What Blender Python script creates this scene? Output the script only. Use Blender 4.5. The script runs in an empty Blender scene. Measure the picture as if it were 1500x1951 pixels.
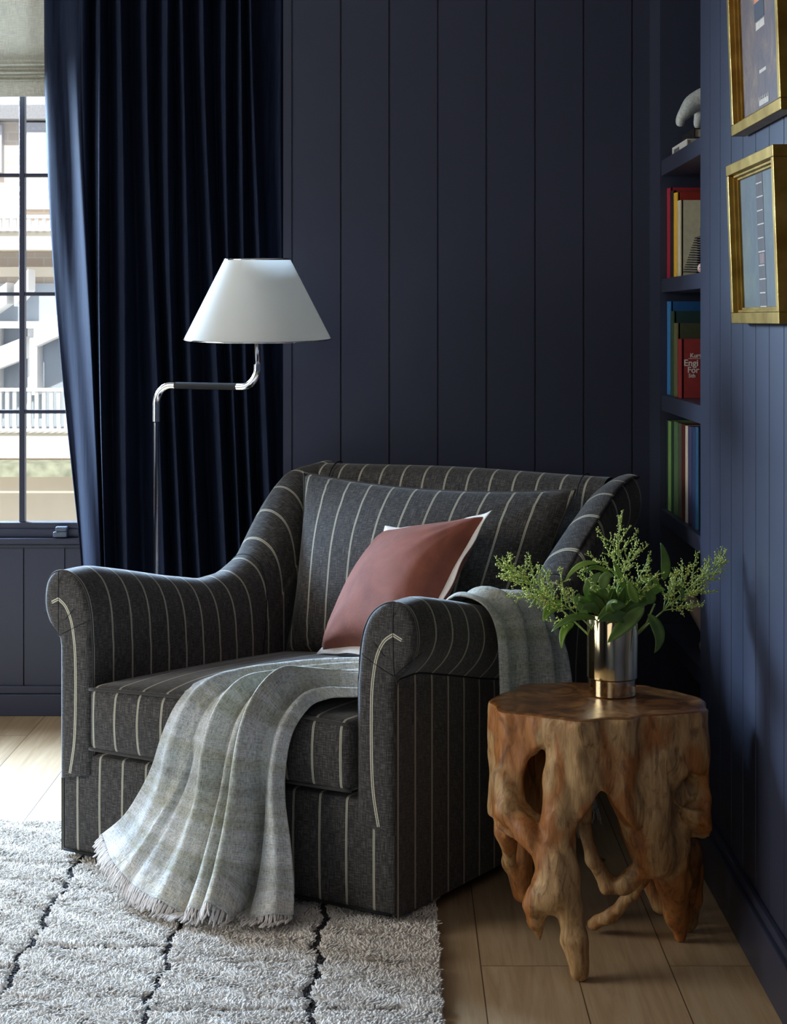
import bpy, bmesh, math, random
import numpy as np
from mathutils import Vector, Matrix
random.seed(4)
RNG = np.random.default_rng(7)
SC = bpy.context.scene
COL = SC.collection

# ------------------------------------------------------------------ camera
CX, CY, FPX, EYE = 765.0, 610.0, 3500.0, 1.3
cam_data = bpy.data.cameras.new('camera')
cam = bpy.data.objects.new('camera', cam_data)
COL.objects.link(cam)
cam.location = (0, 0, EYE)
cam.rotation_euler = (math.pi / 2, 0, 0)
cam_data.sensor_fit = 'HORIZONTAL'
cam_data.sensor_width = 36.0
cam_data.lens = FPX / 1500 * 36
cam_data.shift_x = -(CX - 750) / 1500
cam_data.shift_y = -(975.5 - CY) / 1500
cam_data.clip_start = 0.05
SC.camera = cam

# ------------------------------------------------------------------ light and exposure
SC.view_settings.view_transform = 'Standard'
SC.view_settings.look = 'None'
SC.view_settings.exposure = 0.0
SC.view_settings.gamma = 1.0
SC.view_settings.use_curve_mapping = False
SC.cycles.use_denoising = True
SC.cycles.max_bounces = 8
SC.cycles.transparent_max_bounces = 12
SC.cycles.sample_clamp_indirect = 6.0

world = bpy.data.worlds.new('overcast_sky')
SC.world = world
world.use_nodes = True
wn = world.node_tree.nodes
wn['Background'].inputs[0].default_value = (0.90, 0.94, 1.0, 1)
wn['Background'].inputs[1].default_value = 1.3

def lamp(name, typ, loc, target, energy, color, size=None, size_y=None, spread=None):
    d = bpy.data.lights.new(name, typ)
    d.energy = energy
    d.color = color
    if typ == 'AREA':
        d.shape = 'RECTANGLE'
        d.size = size
        d.size_y = size_y
        if spread: d.spread = spread
    o = bpy.data.objects.new(name, d)
    COL.objects.link(o)
    o.location = loc
    o.rotation_euler = (Vector(target) - Vector(loc)).to_track_quat('-Z', 'Y').to_euler()
    return o

# daylight through the wide back window (its unseen left part)
lamp('back_window_daylight', 'AREA', (-3.15, 7.5, 2.35), (0.1, 4.0, 0.75), 1750, (0.53, 0.72, 1.0), 2.3, 1.3)
lamp('added_left_fill', 'AREA', (-3.78, 3.35, 1.6), (-0.2, 4.1, 0.6), 76, (1.0, 0.955, 0.90), 1.8, 1.6)  # added fill lamp, set outside the made-up left window
lamp('added_rear_fill', 'AREA', (-1.2, -1.1, 1.8), (0.0, 4.3, 0.6), 12, (1.0, 0.95, 0.88), 2.0, 1.4)  # added fill behind the camera; the rear wall has no window
sun = lamp('sun', 'SUN', (0, -5, 12), (0.0, 12, -2), 5.5, (1.0, 0.95, 0.86))
sun.data.angle = 0.02

# ------------------------------------------------------------------ helpers
ORG = {}

def thing(name, loc, label, cat, group=None):
    o = bpy.data.objects.new(name, None)
    o.empty_display_size = 0.05
    COL.objects.link(o)
    o.location = loc
    ORG[o] = np.array(loc, float)
    tag(o, label, cat, group)
    return o

def tag(o, label=None, cat=None, group=None, kind=None):
    if label: o['label'] = label
    if cat: o['category'] = cat
    if group: o['group'] = group
    if kind: o['kind'] = kind
    return o

def mobj(name, verts, faces, mat, parent=None, uv=None, smooth=True, midx=None, auto=None, centre=True):
    V = np.asarray(verts, float).reshape(-1, 3)
    if parent is not None:
        org = ORG[parent]
    elif centre:
        org = np.array([(V[:, 0].min() + V[:, 0].max()) / 2, (V[:, 1].min() + V[:, 1].max()) / 2, V[:, 2].min()])
    else:
        org = np.zeros(3)
    me = bpy.data.meshes.new(name)
    me.from_pydata((V - org).tolist(), [], [tuple(int(i) for i in f) for f in faces])
    mats = mat if isinstance(mat, (list, tuple)) else [mat]
    for m in mats: me.materials.append(m)
    if uv is not None:
        UV = np.asarray(uv, float)
        l = me.uv_layers.new(name='UVMap')
        li = np.empty(len(me.loops), int)
        me.loops.foreach_get('vertex_index', li)
        if len(UV) == len(V):
            l.data.foreach_set('uv', UV[li].ravel())
        else:
            l.data.foreach_set('uv', UV.ravel())
    if smooth: me.polygons.foreach_set('use_smooth', [True] * len(me.polygons))
    if midx is not None: me.polygons.foreach_set('material_index', midx)
    me.update()
    o = bpy.data.objects.new(name, me)
    COL.objects.link(o)
    ORG[o] = org
    if parent is not None: o.parent = parent
    else: o.location = org
    if auto is not None:
        m = o.modifiers.new('edges', 'EDGE_SPLIT'); m.split_angle = math.radians(auto)
    return o

def grid_faces(nu, nv, cu=False, cv=False, off=0, flip=False):
    F = []
    for i in range(nu if cu else nu - 1):
        for j in range(nv if cv else nv - 1):
            a = off + i * nv + j
            b = off + ((i + 1) % nu) * nv + j
            c = off + ((i + 1) % nu) * nv + (j + 1) % nv
            d = off + i * nv + (j + 1) % nv
            F.append((a, d, c, b) if flip else (a, b, c, d))
    return F

class MB:
    """collects shapes that make one mesh"""
    def __init__(s): s.v = []; s.f = []; s.m = []; s.n = 0; s.uv = []
    def add(s, V, F, m=0, uv=None):
        V = np.asarray(V, float).reshape(-1, 3)
        s.v.append(V); s.f += [tuple(i + s.n for i in f) for f in F]; s.m += [m] * len(F)
        s.uv.append(np.zeros((len(V), 2)) if uv is None else np.asarray(uv, float))
        s.n += len(V)
    def box(s, lo, hi, m=0):
        x0, y0, z0 = lo; x1, y1, z1 = hi
        V = [(x0,y0,z0),(x1,y0,z0),(x1,y1,z0),(x0,y1,z0),(x0,y0,z1),(x1,y0,z1),(x1,y1,z1),(x0,y1,z1)]
        s.add(V, [(0,3,2,1),(4,5,6,7),(0,1,5,4),(1,2,6,5),(2,3,7,6),(3,0,4,7)], m)
    def obox(s, c, ax, ay, az, m=0):
        c = np.array(c, float); ax, ay, az = (np.array(a, float) for a in (ax, ay, az))
        V = [c + i*ax + j*ay + k*az for k in (-1, 1) for (i, j) in ((-1,-1),(1,-1),(1,1),(-1,1))]
        s.add(V, [(0,3,2,1),(4,5,6,7),(0,1,5,4),(1,2,6,5),(2,3,7,6),(3,0,4,7)], m)
    def tube(s, pts, r, n=8, m=0, caps=True):
        P = np.asarray(pts, float); k = len(P)
        R = np.full(k, r, float) if np.isscalar(r) else np.asarray(r, float)
        T = np.gradient(P, axis=0); T /= (np.linalg.norm(T, axis=1)[:, None] + 1e-12)
        ref = np.array([0, 0, 1.0]) if abs(T[0][2]) < .9 else np.array([1.0, 0, 0])
        N = np.cross(T[0], ref); N /= np.linalg.norm(N)
        V = []
        for i in range(k):
            N = N - T[i] * N.dot(T[i]); N /= (np.linalg.norm(N) + 1e-12)
            B = np.cross(T[i], N)
            for j in range(n):
                a = 2 * math.pi * j / n
                V.append(P[i] + R[i] * (math.cos(a) * N + math.sin(a) * B))
        F = grid_faces(k, n, cv=True)
        if caps:
            F.append(tuple(range(n))); F.append(tuple((k - 1) * n + j for j in reversed(range(n))))
        s.add(V, F, m)
    def revolve(s, c, prof, n=48, m=0, tilt=None):
        c = np.array(c, float); V = []
        for (r, z) in prof:
            for j in range(n):
                a = 2 * math.pi * j / n
                p = np.array([r * math.cos(a), r * math.sin(a), z])
                if tilt is not None: p = tilt @ p
                V.append(c + p)
        s.add(V, grid_faces(len(prof), n, cv=True, flip=True), m)
    def build(s, name, mat, parent=None, smooth=False, bevel=None, auto=None, uv=False):
        V = np.concatenate(s.v)
        o = mobj(name, V, s.f, mat, parent, smooth=smooth, midx=s.m, auto=auto, uv=np.concatenate(s.uv) if uv else None)
        if bevel:
            b = o.modifiers.new('bevel', 'BEVEL'); b.width = bevel; b.segments = 2; b.limit_method = 'ANGLE'
        return o

def bx(name, lo, hi, mat, parent=None, bevel=None):
    b = MB(); b.box(lo, hi); return b.build(name, mat, parent, bevel=bevel)

def catmull(P, n):
    P = np.asarray(P, float); k = len(P)
    t = np.linspace(0, k - 1, n); i = np.clip(t.astype(int), 0, k - 2); f = (t - i)[:, None]
    p0 = P[np.clip(i - 1, 0, k - 1)]; p1 = P[i]; p2 = P[i + 1]; p3 = P[np.clip(i + 2, 0, k - 1)]
    return .5 * ((2*p1) + (-p0+p2)*f + (2*p0-5*p1+4*p2-p3)*f**2 + (-p0+3*p1-3*p2+p3)*f**3)

def sstep(a, b, x):
    t = np.clip((x - a) / (b - a), 0, 1); return t * t * (3 - 2 * t)

def at(px, py, Y):
    """point at depth Y seen at photo pixel px, py"""
    return np.array([(px - CX) / FPX * Y, Y, EYE - (py - CY) / FPX * Y])

# ------------------------------------------------------------------ materials
def new_mat(name, base=(.5, .5, .5), rough=.6, metal=0.0, spec=.5, sheen=0.0):
    m = bpy.data.materials.new(name); m.use_nodes = True
    nt = m.node_tree; b = nt.nodes['Principled BSDF']
    b.inputs['Base Color'].default_value = (*base, 1)
    b.inputs['Roughness'].default_value = rough
    b.inputs['Metallic'].default_value = metal
    b.inputs['Specular IOR Level'].default_value = spec
    if sheen:
        b.inputs['Sheen Weight'].default_value = sheen
        b.inputs['Sheen Roughness'].default_value = .4
    return m, nt, b

def srgb(r, g, b):
    return tuple((c / 255 / 12.92) if c / 255 <= .04045 else ((c / 255 + .055) / 1.055) ** 2.4 for c in (r, g, b))

def nd(nt, t, **kw):
    n = nt.nodes.new(t)
    for k, v in kw.items():
        if k.startswith('i_'):
            key = k[2:]; key = int(key) if key.isdigit() else key.replace('_', ' ')
            n.inputs[key].default_value = v
        else: setattr(n, k, v)
    return n

def coords(nt, kind='Object', scale=(1, 1, 1), rot=(0, 0, 0)):
    tc = nd(nt, 'ShaderNodeTexCoord'); mp = nd(nt, 'ShaderNodeMapping')
    mp.inputs['Scale'].default_value = scale; mp.inputs['Rotation'].default_value = rot
    nt.links.new(tc.outputs[kind], mp.inputs[0]); return mp.outputs[0]

def noise(nt, vec, scale, detail=3, rough=.5, dist=0):
    n = nd(nt, 'ShaderNodeTexNoise'); n.inputs['Scale'].default_value = scale
    n.inputs['Detail'].default_value = detail; n.inputs['Roughness'].default_value = rough
    n.inputs['Distortion'].default_value = dist
    nt.links.new(vec, n.inputs['Vector']); return n.outputs['Fac']

def ramp(nt, fac, stops):
    r = nd(nt, 'ShaderNodeValToRGB'); e = r.color_ramp.elements
    while len(e) < len(stops): e.new(.5)
    for i, (p, c) in enumerate(stops):
        e[i].position = p; e[i].color = (*c, 1) if len(c) == 3 else c
    nt.links.new(fac, r.inputs[0]); return r.outputs[0]

def mixc(nt, fac, a, b, mode='MIX'):
    m = nd(nt, 'ShaderNodeMix', data_type='RGBA', blend_type=mode)
    for i, s in ((6, a), (7, b)):
        if isinstance(s, tuple): m.inputs[i].default_value = (*s, 1)
        else: nt.links.new(s, m.inputs[i])
    if isinstance(fac, float): m.inputs[0].default_value = fac
    else: nt.links.new(fac, m.inputs[0])
    return m.outputs[2]

def mth(nt, op, a, b=None, c=None):
    m = nd(nt, 'ShaderNodeMath', operation=op)
    for i, s in enumerate((a, b, c)):
        if s is None: continue
        if isinstance(s, (int, float)): m.inputs[i].default_value = s
        else: nt.links.new(s, m.inputs[i])
    return m.outputs[0]

def bump(nt, b, h, strength=.3, dist=.002):
    n = nd(nt, 'ShaderNodeBump'); n.inputs['Strength'].default_value = strength
    n.inputs['Distance'].default_value = dist
    nt.links.new(h, n.inputs['Height']); nt.links.new(n.outputs[0], b.inputs['Normal'])

def paint_mat():
    m, nt, b = new_mat('navy_paint', srgb(50, 54, 72), .40, spec=.45)
    v = coords(nt)
    bump(nt, b, noise(nt, v, 260, 2), .05, .001)
    return m
NAVY = paint_mat()

def simple(name, rgb, rough=.6, metal=0.0, spec=.5, nscale=60, amt=.12, bmp=.1, sheen=0):
    c = srgb(*rgb)
    m, nt, b = new_mat(name, c, rough, metal, spec, sheen)
    v = coords(nt)
    n = noise(nt, v, nscale, 3)
    lo = tuple(x * (1 - amt) for x in c); hi = tuple(min(1, x * (1 + amt)) for x in c)
    nt.links.new(ramp(nt, n, [(.3, lo), (.7, hi)]), b.inputs['Base Color'])
    if bmp: bump(nt, b, n, bmp, .001)
    return m

def fabric_mat(name='striped_fabric', stripes=True, base=(64, 60, 57), line=(196, 190, 168), period=.07, phase=0.0):
    m, nt, b = new_mat(name, srgb(*base), .85, spec=.25, sheen=.25)
    tc = nd(nt, 'ShaderNodeTexCoord')
    mp = nd(nt, 'ShaderNodeMapping'); nt.links.new(tc.outputs['UV'], mp.inputs[0]); mp.inputs['Scale'].default_value = (560, 36, 1)
    warp = noise(nt, mp.outputs[0], 1, 2)
    mp2 = nd(nt, 'ShaderNodeMapping'); nt.links.new(tc.outputs['UV'], mp2.inputs[0]); mp2.inputs['Scale'].default_value = (60, 480, 1)
    weft = noise(nt, mp2.outputs[0], 1, 2)
    weave = mth(nt, 'MULTIPLY', mth(nt, 'ADD', warp, weft), .5)
    c = srgb(*base)
    col = ramp(nt, weave, [(.36, tuple(x * .35 for x in c)), (.5, c), (.62, tuple(min(1, x * 2.6) for x in c))])
    big = noise(nt, coords(nt), 7, 3)
    col = mixc(nt, mth(nt, 'MULTIPLY', big, .35), col, srgb(40, 42, 40))
    if stripes:
        sx = nd(nt, 'ShaderNodeSeparateXYZ'); nt.links.new(tc.outputs['UV'], sx.inputs[0])
        ph = mth(nt, 'FRACT', mth(nt, 'ADD', mth(nt, 'DIVIDE', sx.outputs[0], period), .5 + phase))
        d = mth(nt, 'MULTIPLY', mth(nt, 'ABSOLUTE', mth(nt, 'SUBTRACT', ph, .5)), period)
        outer = mth(nt, 'LESS_THAN', d, .0026)
        inner = mth(nt, 'LESS_THAN', d, .0008)
        wave = mth(nt, 'LESS_THAN', mth(nt, 'SINE', mth(nt, 'MULTIPLY', sx.outputs[1], 2600)), .6)
        msk = mth(nt, 'MULTIPLY', outer, mth(nt, 'SUBTRACT', 1, mth(nt, 'MULTIPLY', inner, .75)))
        msk = mth(nt, 'MULTIPLY', msk, mth(nt, 'ADD', .75, mth(nt, 'MULTIPLY', wave, .25)))
        col = mixc(nt, msk, col, srgb(*line))
    nt.links.new(col, b.inputs['Base Color'])
    bump(nt, b, weave, .35, .0012)
    return m
STRIPE = fabric_mat()
PLAINF = fabric_mat('charcoal_fabric', False)
LINEM = simple('cream_stripe_yarn', (196, 190, 168), .9, nscale=900, amt=.3)
SEAM_CREASE = simple('seam_thread_crease_shade', (18, 18, 21), .9, nscale=300)
CHROME, _, _ = new_mat('polished_chrome', (.82, .82, .84), .08, 1.0)
BLACKM = simple('black_leather_tube', (22, 21, 24), .6, spec=.25, nscale=200)
# ================================================================== the room
WX, WY = 0.725, 5.36        # plane of the right wall, plane of the back wall
ALX, ALY = -0.345, 6.05     # end of the back wall, plane of the window wall
CEIL = 2.75
BW = 0.1417                 # width of one wall board

def groove_wall(name, p0, p1, z0, z1, nrm, grooves, thick=.08, gw=.005, gd=.006):
    """vertical boards as one extruded outline; grooves are distances from p0 along the wall"""
    p0 = np.array(p0, float); p1 = np.array(p1, float); L = np.linalg.norm(p1 - p0)
    d = (p1 - p0) / L; n = np.array(nrm, float)
    pts = [p0]
    for g in sorted(grooves):
        if g < .01 or g > L - .01: continue
        pts += [p0 + d * (g - gw/2), p0 + d * (g - gw * .2) - n * gd, p0 + d * (g + gw * .2) - n * gd, p0 + d * (g + gw/2)]
    pts += [p1, p1 - n * thick, p0 - n * thick]
    k = len(pts); V = [(*p, z0) for p in pts] + [(*p, z1) for p in pts]
    F = [(i, (i + 1) % k, (i + 1) % k + k, i + k) for i in range(k)]
    F += [tuple(range(k)), tuple(range(2 * k - 1, k - 1, -1))]
    o = mobj(name, V, F, NAVY, smooth=False)
    o['kind'] = 'structure'
    return o

# floor of oak planks
def floor_mat():
    m, nt, b = new_mat('oak_floor', (.5, .4, .3), .5, spec=.35)
    v = coords(nt, rot=(0, 0, math.pi / 2))
    br = nd(nt, 'ShaderNodeTexBrick', offset=.37, offset_frequency=2)
    br.inputs['Scale'].default_value = 1.0
    br.inputs['Mortar Size'].default_value = .0013
    br.inputs['Brick Width'].default_value = 2.05
    br.inputs['Row Height'].default_value = .19
    br.inputs['Color1'].default_value = (.15, .15, .15, 1); br.inputs['Color2'].default_value = (.85, .85, .85, 1)
    mp = nd(nt, 'ShaderNodeMapping'); mp.inputs['Location'].default_value = (.49, .1225, 0)
    nt.links.new(v, mp.inputs[0]); nt.links.new(mp.outputs[0], br.inputs['Vector'])
    gv = coords(nt, scale=(26, 1.6, 1))
    off = nd(nt, 'ShaderNodeVectorMath', operation='ADD'); nt.links.new(gv, off.inputs[0])
    sc = nd(nt, 'ShaderNodeVectorMath', operation='SCALE'); nt.links.new(br.outputs['Color'], sc.inputs[0]); sc.inputs['Scale'].default_value = 9
    nt.links.new(sc.outputs[0], off.inputs[1])
    g = noise(nt, off.outputs[0], 1.1, 5, .6, 1.2)
    fine = noise(nt, coords(nt, scale=(300, 9, 1)), 1, 3)
    col = ramp(nt, g, [(.25, srgb(168, 140, 104)), (.5, srgb(192, 164, 128)), (.75, srgb(206, 182, 148))])
    col = mixc(nt, mth(nt, 'MULTIPLY', fine, .35), col, srgb(140, 108, 72))
    tone = ramp(nt, br.outputs['Color'], [(0, (.88, .88, .88)), (1, (1.06, 1.05, 1.03))])
    col = mixc(nt, 1.0, col, tone, 'MULTIPLY')
    kn = nd(nt, 'ShaderNodeTexVoronoi'); kn.inputs['Scale'].default_value = 1.0
    nt.links.new(coords(nt, scale=(5.3, 2.1, 1)), kn.inputs['Vector'])
    knm = mth(nt, 'LESS_THAN', mth(nt, 'ADD', kn.outputs['Distance'], mth(nt, 'MULTIPLY', fine, .03)), .05)
    col = mixc(nt, mth(nt, 'MULTIPLY', knm, .75), col, srgb(70, 48, 30))
    col = mixc(nt, br.outputs['Fac'], col, srgb(92, 70, 46))
    nt.links.new(col, b.inputs['Base Color'])
    bump(nt, b, mth(nt, 'SUBTRACT', mth(nt, 'MULTIPLY', fine, .3), br.outputs['Fac']), .25, .001)
    return m
o = bx('floor', (-3.7, -1.3, -.1), (WX + .5, ALY + .15, 0), floor_mat()); o['kind'] = 'structure'
CEILM = simple('ceiling_plaster', (196, 196, 198), .9, nscale=40, amt=.03)
o = bx('ceiling', (-3.8, -1.3, CEIL), (WX + .5, ALY + .15, CEIL + .1), CEILM); o['kind'] = 'structure'

g0 = (557 - CX) / FPX * WY
groove_wall('wall_back', (ALX, WY), (WX, WY), 0, CEIL, (0, -1), [g0 + BW * k - ALX for k in range(-1, 10)], thick=.12)
groove_wall('wall_alcove', (ALX, ALY), (ALX, WY + .12), 0, CEIL, (-1, 0), [.15, .29, .43], thick=.12)
BY0, BY1 = 4.452, 5.147     # bookcase opening
groove_wall('wall_right', (WX, BY0), (WX, -1.2), 0, CEIL, (-1, 0), [.137 + .1392 * k for k in range(0, 42)], thick=.06)
b = MB(); b.box((WX, BY1, 0), (WX + .06, WY, CEIL)); b.box((WX, BY0, 2.55), (WX + .06, BY1, CEIL)); b.box((WX, BY0, 0), (WX + .06, BY1, .10))
o = b.build('wall_right_end', NAVY); o['kind'] = 'structure'
o = bx('wall_rear', (-3.7, -1.35, 0), (WX + .1, -1.25, CEIL), NAVY); o['kind'] = 'structure'
# left wall with a window opening added for the fill light (outside the frame)
b = MB()
LX = -3.6
b.box((LX - .12, -1.3, 0), (LX, 2.0, CEIL)); b.box((LX - .12, 4.7, 0), (LX, ALY, CEIL))
b.box((LX - .12, 2.0, 0), (LX, 4.7, .6)); b.box((LX - .12, 2.0, 2.45), (LX, 4.7, CEIL))
o = b.build('wall_left', NAVY); o['kind'] = 'structure'

# window wall of the alcove
WL, WR, SILL, WTOP = -3.1, -.80, .585, 2.45
groove_wall('wall_window', (LX, ALY), (ALX, ALY), 0, SILL - .03, (0, -1), [(45.5 - CX) / FPX * ALY - LX + .1355 * k for k in range(-18, 8)], thick=.12)
b = MB(); b.box((LX, ALY, WTOP), (ALX, ALY + .12, CEIL)); b.box((LX, ALY, SILL - .03), (WL, ALY + .12, WTOP)); b.box((WR, ALY, SILL - .03), (ALX, ALY + .12, WTOP))
o = b.build('wall_window_upper', NAVY); o['kind'] = 'structure'
# baseboards
def baseboard(name, lo, hi, cap):
    b = MB(); b.box(lo, hi)
    b.box(*cap)
    o = b.build(name, NAVY, bevel=.003); o['kind'] = 'structure'
baseboard('baseboard_back', (ALX - .02, WY - .018, 0), (WX, WY, .095), ((ALX - .012, WY - .011, .095), (WX, WY, .112)))
baseboard('baseboard_window', (LX, ALY - .022, 0), (ALX - .02, ALY, .072), ((LX, ALY - .014, .072), (ALX - .02, ALY, .098)))
baseboard('baseboard_right', (WX - .022, -1.2, 0), (WX, BY0 + .9, .115), ((WX - .013, -1.2, .115), (WX, BY0 + .9, .135)))

# window_1: frame, muntins, panes, sill
def win():
    w = thing('window_1', ((WL + WR) / 2, ALY, SILL), None, None); w['kind'] = 'structure'
    f = MB()
    y0, y1 = ALY + .005, ALY + .055
    f.box((WL, y0, SILL), (WR, y1, .633)); f.box((WL, y0, 2.38), (WR, y1, WTOP))
    f.box((WL, y0, .633), (WL + .06, y1, 2.38)); f.box((WR - .06, y0, .633), (WR, y1, 2.38))
    f.box((WL, y0 - .012, SILL), (WR, y0, .612))
    f.build('window_frame', NAVY, w, bevel=.003)
    mu = MB()
    xm = (40 - CX) / FPX * ALY
    xs = [xm + .46 * k for k in range(-4, 1)]
    zs = [EYE - (y - CY) / FPX * ALY for y in (333, 560, 785)] + [2.17]
    for x in xs: mu.box((x - .009, y0 + .008, .633), (x + .009, y1 - .01, 2.38))
    for z in zs: mu.box((WL + .06, y0 + .01, z - .006), (WR - .06, y1 - .012, z + .006))
    mu.build('muntins', NAVY, w, bevel=.002)
    gm = bpy.data.materials.new('window_glass'); gm.use_nodes = True; nt = gm.node_tree
    nt.nodes.remove(nt.nodes['Principled BSDF'])
    tr = nd(nt, 'ShaderNodeBsdfTransparent'); gl = nd(nt, 'ShaderNodeBsdfGlossy'); gl.inputs['Roughness'].default_value = .02
    tr.inputs[0].default_value = (.96, .98, .98, 1)
    mx = nd(nt, 'ShaderNodeMixShader'); mx.inputs[0].default_value = .06
    nt.links.new(tr.outputs[0], mx.inputs[1]); nt.links.new(gl.outputs[0], mx.inputs[2])
    nt.links.new(mx.outputs[0], nt.nodes['Material Output'].inputs[0])
    g = MB(); g.box((WL + .05, ALY + .028, .625), (WR - .05, ALY + .032, 2.39)); g.build('glass_pane', gm, w)
    la = MB(); c = at(112, 1010, ALY - .01)
    la.box((c[0] - .016, ALY - .03, .588), (c[0] + .03, ALY + .01, .606)); la.box((c[0] - .009, ALY - .026, .606), (c[0] + .03, ALY + .008, .622))
    la.build('window_latch', simple('latch_paint', (88, 98, 118), .4), w, bevel=.004)
    # made-up off-frame window, added to the left wall for the fill lamp
    w2 = thing('added_fill_window', (LX, 3.35, .6), None, None); w2['kind'] = 'structure'
    f = MB(); x0, x1 = LX - .09, LX - .04
    f.box((x0, 2.0, .6), (x1, 4.7, .66)); f.box((x0, 2.0, 2.39), (x1, 4.7, 2.45)); f.box((x0, 2.0, .66), (x1, 2.06, 2.39)); f.box((x0, 4.64, .66), (x1, 4.7, 2.39)); f.box((x0, 3.32, .66), (x1, 3.38, 2.39))
    f.build('window_frame', NAVY, w2)
    g = MB(); g.box((x0 + .02, 2.05, .65), (x0 + .024, 4.65, 2.4)); g.build('glass_pane', gm, w2)
win()
b = MB(); b.box((WL - .06, ALY - .035, SILL - .02), (WR + .06, ALY + .02, SILL)); b.box((WL - .05, ALY - .016, SILL - .034), (WR + .05, ALY, SILL - .02))
o = b.build('trim_1', NAVY, bevel=.004); o['kind'] = 'structure'

# woven roman shade
def shade_mat():
    m, nt, b = new_mat('woven_grass_shade', srgb(170, 160, 138), .9, spec=.1)
    h = noise(nt, coords(nt, scale=(30, 1, 420)), 1, 4, .7)
    v = noise(nt, coords(nt, scale=(420, 1, 30)), 1, 2)
    w = mth(nt, 'MULTIPLY', mth(nt, 'ADD', mth(nt, 'MULTIPLY', h, 1.3), mth(nt, 'MULTIPLY', v, .7)), .5)
    nt.links.new(ramp(nt, w, [(.32, srgb(112, 103, 88)), (.5, srgb(160, 151, 134)), (.68, srgb(208, 202, 188))]), b.inputs['Base Color'])
    b.inputs['Transmission Weight'].default_value = 0
    tl = nd(nt, 'ShaderNodeBsdfTranslucent'); tl.inputs[0].default_value = (*srgb(214, 206, 190), 1)
    mx = nd(nt, 'ShaderNodeMixShader'); mx.inputs[0].default_value = .3
    nt.links.new(b.outputs[0], mx.inputs[1]); nt.links.new(tl.outputs[0], mx.inputs[2])
    nt.links.new(mx.outputs[0], nt.nodes['Material Output'].inputs[0])
    bump(nt, b, w, .5, .002)
    return m
zb = EYE + (CY - 186) / FPX * 5.99
prof = [(5.985, 2.62), (5.985, 2.5), (5.985, 2.3), (5.975, zb + .16), (5.95, zb + .125), (5.945, zb + .112), (5.972, zb + .104), (5.94, zb + .092), (5.936, zb + .084), (5.966, zb + .077), (5.93, zb + .066), (5.928, zb + .058), (5.958, zb + .051), (5.922, zb + .042), (5.93, zb + .006), (5.955, zb), (5.965, zb + .01), (5.97, zb + .1), (5.992, zb + .2), (5.992, 2.62)]
pp = catmull(np.array(prof), 90)
V = []; 
for x in np.linspace(WL + .02, WR - .02, 8):
    for (y, z) in pp: V.append((x, y + .001 * math.sin(x * 9 + z * 30), z + .002 * math.sin(x * 5)))
o = mobj('roman_shade', V, grid_faces(8, 90), shade_mat())
tag(o, 'beige woven roman shade folded up at the top of the window', 'window shade')

# ------------------------------------------------------------------ bookcase in the right wall
def bookcase():
    root = thing('bookcase', (WX + .2, (BY0 + BY1) / 2, 0), 'built-in navy bookcase recessed in the right wall between the corner and the pictures', 'bookcase')
    XD = WX + .36
    b = MB()
    b.box((WX + .06, BY0 - .02, 0), (XD, BY0, 2.6)); b.box((WX + .06, BY1, 0), (XD, BY1 + .02, 2.6))
    b.box((XD, BY0 - .02, 0), (XD + .02, BY1 + .02, 2.6)); b.box((WX + .06, BY0, 2.58), (XD, BY1, 2.6)); b.box((WX + .061, BY0, .08), (XD, BY1, .10))
    b.build('case', NAVY, root)
    for (zt, zb_) in SHELVES:
        s = MB(); s.box((WX + .004, BY0 + .001, zb_), (XD, BY1 - .001, zt)); s.build('shelf', NAVY, root, bevel=.0015)
SHELVES = [(1.747, 1.704), (1.416, 1.377), (1.092, 1.047), (.772, .731), (.45, .41)]
bookcase()

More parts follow.
